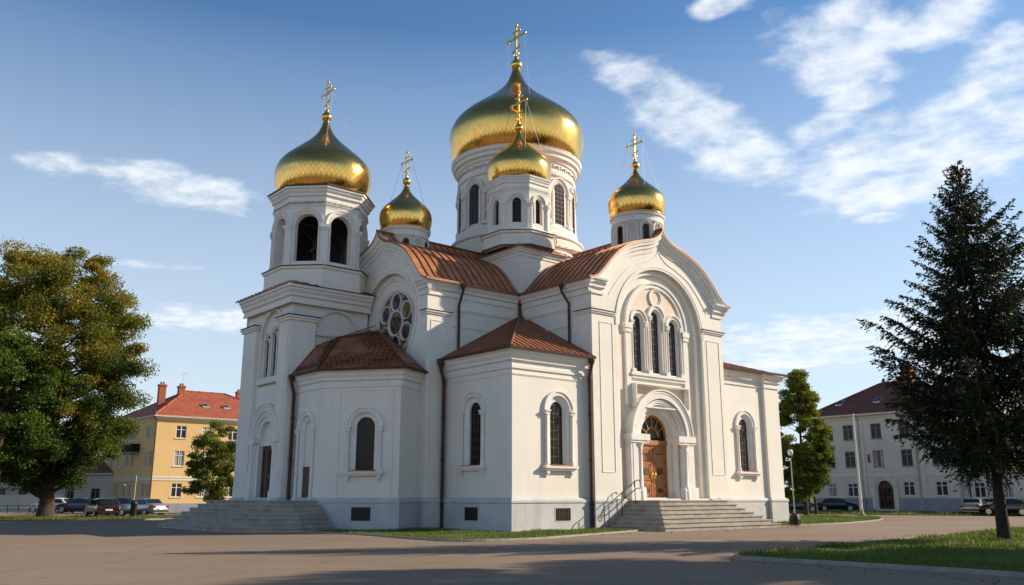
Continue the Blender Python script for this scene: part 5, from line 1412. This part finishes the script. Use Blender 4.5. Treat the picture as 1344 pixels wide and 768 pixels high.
P_dk = paint('dark maroon car paint', (.022, .012, .012)); P_si = paint('silver car paint', (.42, .42, .42), .6); P_wh = paint('white car paint', (.7, .7, .68), 0); P_bk = paint('black car paint', (.012, .013, .016)); P_bl = paint('dark blue car paint', (.02, .03, .05)); P_gr = paint('dark grey car paint', (.07, .075, .08))
P_br = paint('beige car paint', (.30, .27, .22))
def deg_px(x, d): return ((x - 672) / 1139 * d * .985, d)
def cpos(px, Y): return ((px - 672) / 1139 * (Y * .9734 - .37), Y)
car(cpos(133, 70), R(90 + 38), P_dk, 'hatch', 'dark maroon hatchback parked nose away near the big tree on the left')
car(cpos(186, 74), R(90 + 62), P_si, 'sedan', 'silver saloon car parked in front of the yellow house')
car(cpos(66, 92), R(175), P_wh, 'hatch', 'white hatchback partly hidden by the big tree trunk')
car(cpos(104, 90), R(170), P_bl, 'sedan', 'dark blue saloon car in the shade behind the maroon hatchback')
car(cpos(150, 86), R(165), P_gr, 'hatch', 'dark grey hatchback in shade under the side wall of the yellow house')
car(cpos(1097, 98), R(-8), P_bk, 'sedan', 'black saloon car parked left of the arched doorway of the long white house')
car(cpos(1046, 93), R(0), P_bl, 'hatch', 'dark blue hatchback under the yellowing tree right of the church')
car(cpos(1281, 80.5), R(52), P_br, 'sedan', 'beige saloon car parked behind the spruce trunk')
car(cpos(1302, 86), R(60), P_wh, 'hatch', 'white hatchback between the beige saloon and the black car behind the spruce')
car(cpos(1326, 77), R(130), P_bk, 'sedan', 'black saloon car parked at the right edge behind the spruce')


# ------------------------------------------------------------------ trees
def limb(mb, p0, p1, r0, r1, wob=.1, n=6, sides=7):
    p0, p1 = np.array(p0, float), np.array(p1, float); L = np.linalg.norm(p1 - p0); pts = []
    off = rng.normal(0, wob * L, 3) * np.array([1, 1, .4])
    for i in range(n + 1):
        t = i / n; pts.append(tuple(p0 + (p1 - p0) * t + off * math.sin(PI * t) + rng.normal(0, wob * L * .15, 3) * (0 < t < 1)))
    mb.tube(pts, [r0 + (r1 - r0) * (i / n) ** .8 for i in range(n + 1)], sides); return pts


def tree(name, label, loc, H, Rc, z_lo, tr, n_clump, per, leaf, palette, seed, cone=.0, group=None, off=(0, 0), fork=.35, bottom=.55):
    """trunk, limbs and a crown of leaf clumps in an uneven volume; cone 0 round .. 1 conical"""
    global rng
    rng = np.random.default_rng(seed)
    t = empty(name, (loc[0], loc[1], 0)); tag(t, label, 'tree', group)
    mb = MB(); zf = z_lo + (H - z_lo) * fork
    mb.tube([(0, 0, -.1), (0.0, 0, .25), (tr * .1, 0, 1.2), (rng.normal(0, .2) + off[0] * .3, rng.normal(0, .2), zf * .6), (off[0] * .5, off[1] * .5, zf), (off[0], off[1], zf + (H - zf) * .65)], [tr * 1.55, tr * 1.15, tr * .95, tr * .8, tr * .6, tr * .12], 12)
    clumps = []
    lob = rng.normal(0, 1, (7, 3)); lob /= np.linalg.norm(lob, axis=1)[:, None]; amp = rng.uniform(-.22, .25, 7)
    while len(clumps) < n_clump:
        d = rng.normal(0, 1, 3); d /= np.linalg.norm(d); r = rng.uniform(.35, 1) ** .5
        bump = 1 + sum(a * max(0, float(d @ l)) ** 3 for a, l in zip(amp, lob))
        zc = z_lo + (H - z_lo) * (1 - bottom) if not cone else z_lo + (H - z_lo) * .38
        up = (H - zc) if d[2] > 0 else (zc - z_lo)
        z = zc + d[2] * r * up * (bump if d[2] < 0 else 1) * .97
        rr = Rc * bump * (1.0 if d[2] > 0 else min(1.6, 1 / max(.35, math.sqrt(1 - d[2] ** 2)) ** .12))
        if cone: rr *= 1 - cone * max(0, (z - zc) / (H - zc)) ** 1.1
        if cone and z > H * .93: continue
        clumps.append((d[0] * r * rr + off[0], d[1] * r * rr + off[1], z, r))
    clumps = np.array(clumps)
    order = rng.permutation(n_clump)[:max(10, n_clump // 4)]
    for i in order:
        x, y, z, _ = clumps[i]; zs = max(z_lo * .8, min(zf + (H - zf) * .55, z - math.hypot(x, y) * .55)); f_ = zs / H
        base = (off[0] * f_, off[1] * f_, zs)
        limb(mb, base, (x, y, z), tr * (.34 if zs < zf * 1.2 else .2), tr * .04, .07, 6, 6)
    mb.build('trunk', bark, t)
    # leaves
    cs = Rc * .235 * (60 / n_clump) ** .33
    n = n_clump * per; ci = np.repeat(np.arange(n_clump), per)
    g = rng.normal(0, 1, (n, 3)); g /= np.maximum(1e-6, np.linalg.norm(g, axis=1))[:, None]
    rad = rng.uniform(0, 1, n) ** .45 * (1 + .5 * rng.uniform(0, 1, n) ** 4)
    size = (rng.uniform(.65, 1.35, n_clump) * cs)[ci]
    pos = clumps[ci, :3] + g * rad[:, None] * size[:, None] * np.array([1.15, 1.15, .72])
    sub = np.sin(pos[:, 0] * 4.1 + ci) * np.sin(pos[:, 1] * 3.7 + ci * 2) * np.sin(pos[:, 2] * 4.6)
    keep = (sub > -.32) & (pos[:, 2] > z_lo * .7); pos = pos[keep]; ci2 = ci[keep]; n = len(pos)
    e1 = rng.normal(0, 1, (n, 3)); e1 /= np.linalg.norm(e1, axis=1)[:, None]
    e2 = np.cross(e1, rng.normal(0, 1, (n, 3))); e2 /= np.linalg.norm(e2, axis=1)[:, None]
    s = leaf * rng.uniform(.6, 1.3, n)[:, None]
    base = np.array(palette)
    tone = np.clip(rng.normal(.5, .22, n_clump)[ci2] + rng.normal(0, .16, n) + (pos[:, 2] - H * .55) / H * .75 , 0, .999) * (len(base) - 1)  # leaf tone rises with height: sunlit tops put into the colour
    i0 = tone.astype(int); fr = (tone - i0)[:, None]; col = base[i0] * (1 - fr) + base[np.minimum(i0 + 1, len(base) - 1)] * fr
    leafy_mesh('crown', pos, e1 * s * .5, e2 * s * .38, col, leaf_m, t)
    return t


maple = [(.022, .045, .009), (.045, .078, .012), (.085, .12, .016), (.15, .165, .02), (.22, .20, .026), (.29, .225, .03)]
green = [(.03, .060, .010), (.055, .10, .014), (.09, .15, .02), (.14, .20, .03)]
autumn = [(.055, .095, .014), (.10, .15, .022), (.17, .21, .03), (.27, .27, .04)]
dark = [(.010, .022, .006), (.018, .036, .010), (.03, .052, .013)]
tree('maple_tree', 'big broad maple with sunlit yellow put into its top leaves on the left lawn', (-34.8, 66.7), 21.4, 7.0, 1.7, .55, 420, 900, .128, maple, 11, off=(-1.2, 0))
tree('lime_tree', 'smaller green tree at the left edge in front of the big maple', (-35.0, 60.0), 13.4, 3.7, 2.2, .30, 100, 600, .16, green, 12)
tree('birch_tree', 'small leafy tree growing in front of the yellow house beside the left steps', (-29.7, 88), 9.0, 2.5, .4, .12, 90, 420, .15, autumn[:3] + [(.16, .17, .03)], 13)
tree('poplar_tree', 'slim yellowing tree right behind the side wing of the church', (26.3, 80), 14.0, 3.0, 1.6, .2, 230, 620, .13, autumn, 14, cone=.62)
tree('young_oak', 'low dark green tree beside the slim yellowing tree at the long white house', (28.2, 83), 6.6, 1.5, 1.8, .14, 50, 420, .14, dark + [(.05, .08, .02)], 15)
tree('distant_tree', 'dark green tree far behind the maple at the left edge', (-62, 98), 16, 6.5, 2.0, .35, 80, 260, .34, green, 16)
tree('distant_tree', 'olive green tree standing behind the low white building on the left', (-50, 124), 10, 5, 1.5, .3, 60, 240, .34, autumn[:3], 17)


def spruce(name, label, loc, H, Rm, z_lo, seed, dens=1.35):
    global rng
    rng = np.random.default_rng(seed)
    t = empty(name, (loc[0], loc[1], 0)); tag(t, label, 'tree'); mb = MB()
    mb.tube([(0, 0, -.1), (.02, 0, .2), (0, 0, 1), (.06, 0, H * .4), (0, 0, H * .75), (0, 0, H)], [.33, .25, .21, .16, .08, .012], 12)
    C, E1, E2, K = [], [], [], []
    z = z_lo
    while z < H - .15:
        f = (H - z) / (H - z_lo)
        rr = Rm * min(1, (f / .74)) ** .92 * (.82 if z < z_lo + .8 else 1)
        nb = int(rng.integers(5, 9))
        a0 = rng.uniform(0, 2 * PI)
        for j in range(nb):
            a = a0 + 2 * PI * j / nb + rng.normal(0, .2); L = max(.15, rr * rng.choice([rng.uniform(.55, .85), rng.uniform(.85, 1.0), rng.uniform(1.0, 1.18)], p=[.35, .4, .25])); zz = z + rng.uniform(-.15, .15)
            d = np.array([math.cos(a), math.sin(a), 0]); sdv = np.array([-math.sin(a), math.cos(a), 0])
            sag = rng.uniform(.10, .22) * (.4 + f); tip = rng.uniform(.02, .12) + (1 - f) * .5 - f * .10
            N_ = max(4, int(L / .085)); pts = []
            for i in range(N_ + 1):
                s = i / N_; pts.append(np.array([0, 0, zz]) + d * L * s + np.array([0, 0, -sag * L * math.sin(PI * min(1, s * 1.2)) * .9 + tip * L * s * s]) + sdv * .05 * L * math.sin(s * 5 + a))
            mb.tube([tuple(p) for p in pts[::max(1, N_ // 5)]], .035 * (L / Rm) + .008, 5, r1=.006, caps=False)
            for i in range(1, N_ + 1):
                s = i / N_; p = pts[i]; tw = (L * .27 * (1 - s) ** .7 + .12) * rng.uniform(.6, 1.25) * min(1, s * 3 + .25)
                ax = (pts[i] - pts[i - 1]); ax /= np.linalg.norm(ax)
                for sd in (-1, 1, 0):
                    if sd == 0 and rng.random() > .6: continue
                    if rng.random() > .92: continue
                    dr = ax * .75 + sdv * sd * rng.uniform(.6, 1.0) + np.array([0, 0, rng.uniform(-.40, -.05) - (.7 if sd == 0 else 0)]); dr /= np.linalg.norm(dr)
                    M_ = max(2, int(tw / .075 * dens)); 
                    u = (np.arange(M_) + rng.uniform(.2, .8, M_)) / M_
                    c = p + dr * (u * tw)[:, None] + rng.normal(0, .018, (M_, 3)) + np.array([0, 0, -1]) * (u ** 2 * tw * .35)[:, None]
                    q = dr + rng.normal(0, .45, (M_, 3)); q /= np.linalg.norm(q, axis=1)[:, None]
                    w = np.cross(q, rng.normal(0, 1, (M_, 3))); w /= np.linalg.norm(w, axis=1)[:, None]
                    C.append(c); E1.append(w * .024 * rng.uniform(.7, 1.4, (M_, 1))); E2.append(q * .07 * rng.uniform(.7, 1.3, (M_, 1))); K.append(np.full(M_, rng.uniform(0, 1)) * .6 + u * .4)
        z += rng.uniform(.40, .62) * (.5 + .5 * f)
    C = np.concatenate(C); E1 = np.concatenate(E1); E2 = np.concatenate(E2); K = np.concatenate(K)[:, None]
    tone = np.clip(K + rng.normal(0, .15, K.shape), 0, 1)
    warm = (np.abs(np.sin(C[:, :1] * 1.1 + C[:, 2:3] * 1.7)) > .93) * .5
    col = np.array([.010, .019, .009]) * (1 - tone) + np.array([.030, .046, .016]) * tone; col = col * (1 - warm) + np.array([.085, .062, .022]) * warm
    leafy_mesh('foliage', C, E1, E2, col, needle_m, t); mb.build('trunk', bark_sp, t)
    print('spruce faces', len(C))
    return t


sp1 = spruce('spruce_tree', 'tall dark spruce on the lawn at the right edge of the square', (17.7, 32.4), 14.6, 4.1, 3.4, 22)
# trees outside the picture on the right whose shadows lie across the foreground
def copy_tree(o, loc, rz, label, sc=1.0):
    c = o.copy(); COL.objects.link(c); c.location = (*loc, 0); c.rotation_euler = (0, 0, rz); c['label'] = label; c.scale = (sc, sc, sc)
    for ch_ in o.children:
        k = ch_.copy(); COL.objects.link(k); k.parent = c
    return c
big = [o for o in bpy.data.objects if o.name == 'maple_tree'][0]; mid = [o for o in bpy.data.objects if o.name == 'lime_tree'][0]
copy_tree(big, (31.5, 25.5), 2.0, 'broad maple on the near lawn outside the picture on the right', .9)
copy_tree(big, (42, 27.0), 0.7, 'second broad maple further back outside the picture on the right', .9)
copy_tree(big, (35, 18.5), 3.0, 'third broad maple nearest to the camera outside the picture on the right', .85)
copy_tree(sp1, (24.0, 15.5), 1.2, 'second dark spruce on the near lawn outside the picture', .95)

# far-off wood closing the horizon all round the square
rng = np.random.default_rng(77)
n_ = 46000
an_ = rng.uniform(0, 2 * PI, n_); rd_ = rng.uniform(235, 275, n_)
hh_ = 6.0 + 2.2 * np.sin(an_ * 23) * np.sin(an_ * 9 + 1) + 1.6 * np.sin(an_ * 61 + 2) + 1.0 * np.sin(an_ * 150)
pz_ = rng.uniform(0, 1, n_) ** .7 * hh_
e1_ = rng.normal(0, 1, (n_, 3)); e1_ /= np.linalg.norm(e1_, axis=1)[:, None]; e2_ = np.cross(e1_, rng.normal(0, 1, (n_, 3))); e2_ /= np.linalg.norm(e2_, axis=1)[:, None]
tn_ = np.clip(.5 + .35 * np.sin(an_ * 37) + rng.normal(0, .2, n_), 0, 1)[:, None]
tag(leafy_mesh('distant_wood', np.stack([rd_ * np.sin(an_), rd_ * np.cos(an_) + 50, pz_ + .4], 1), e1_ * .8, e2_ * .7, np.array([.03, .05, .015]) * (1 - tn_) + np.array([.08, .10, .025]) * tn_, leaf_m), kind='stuff')
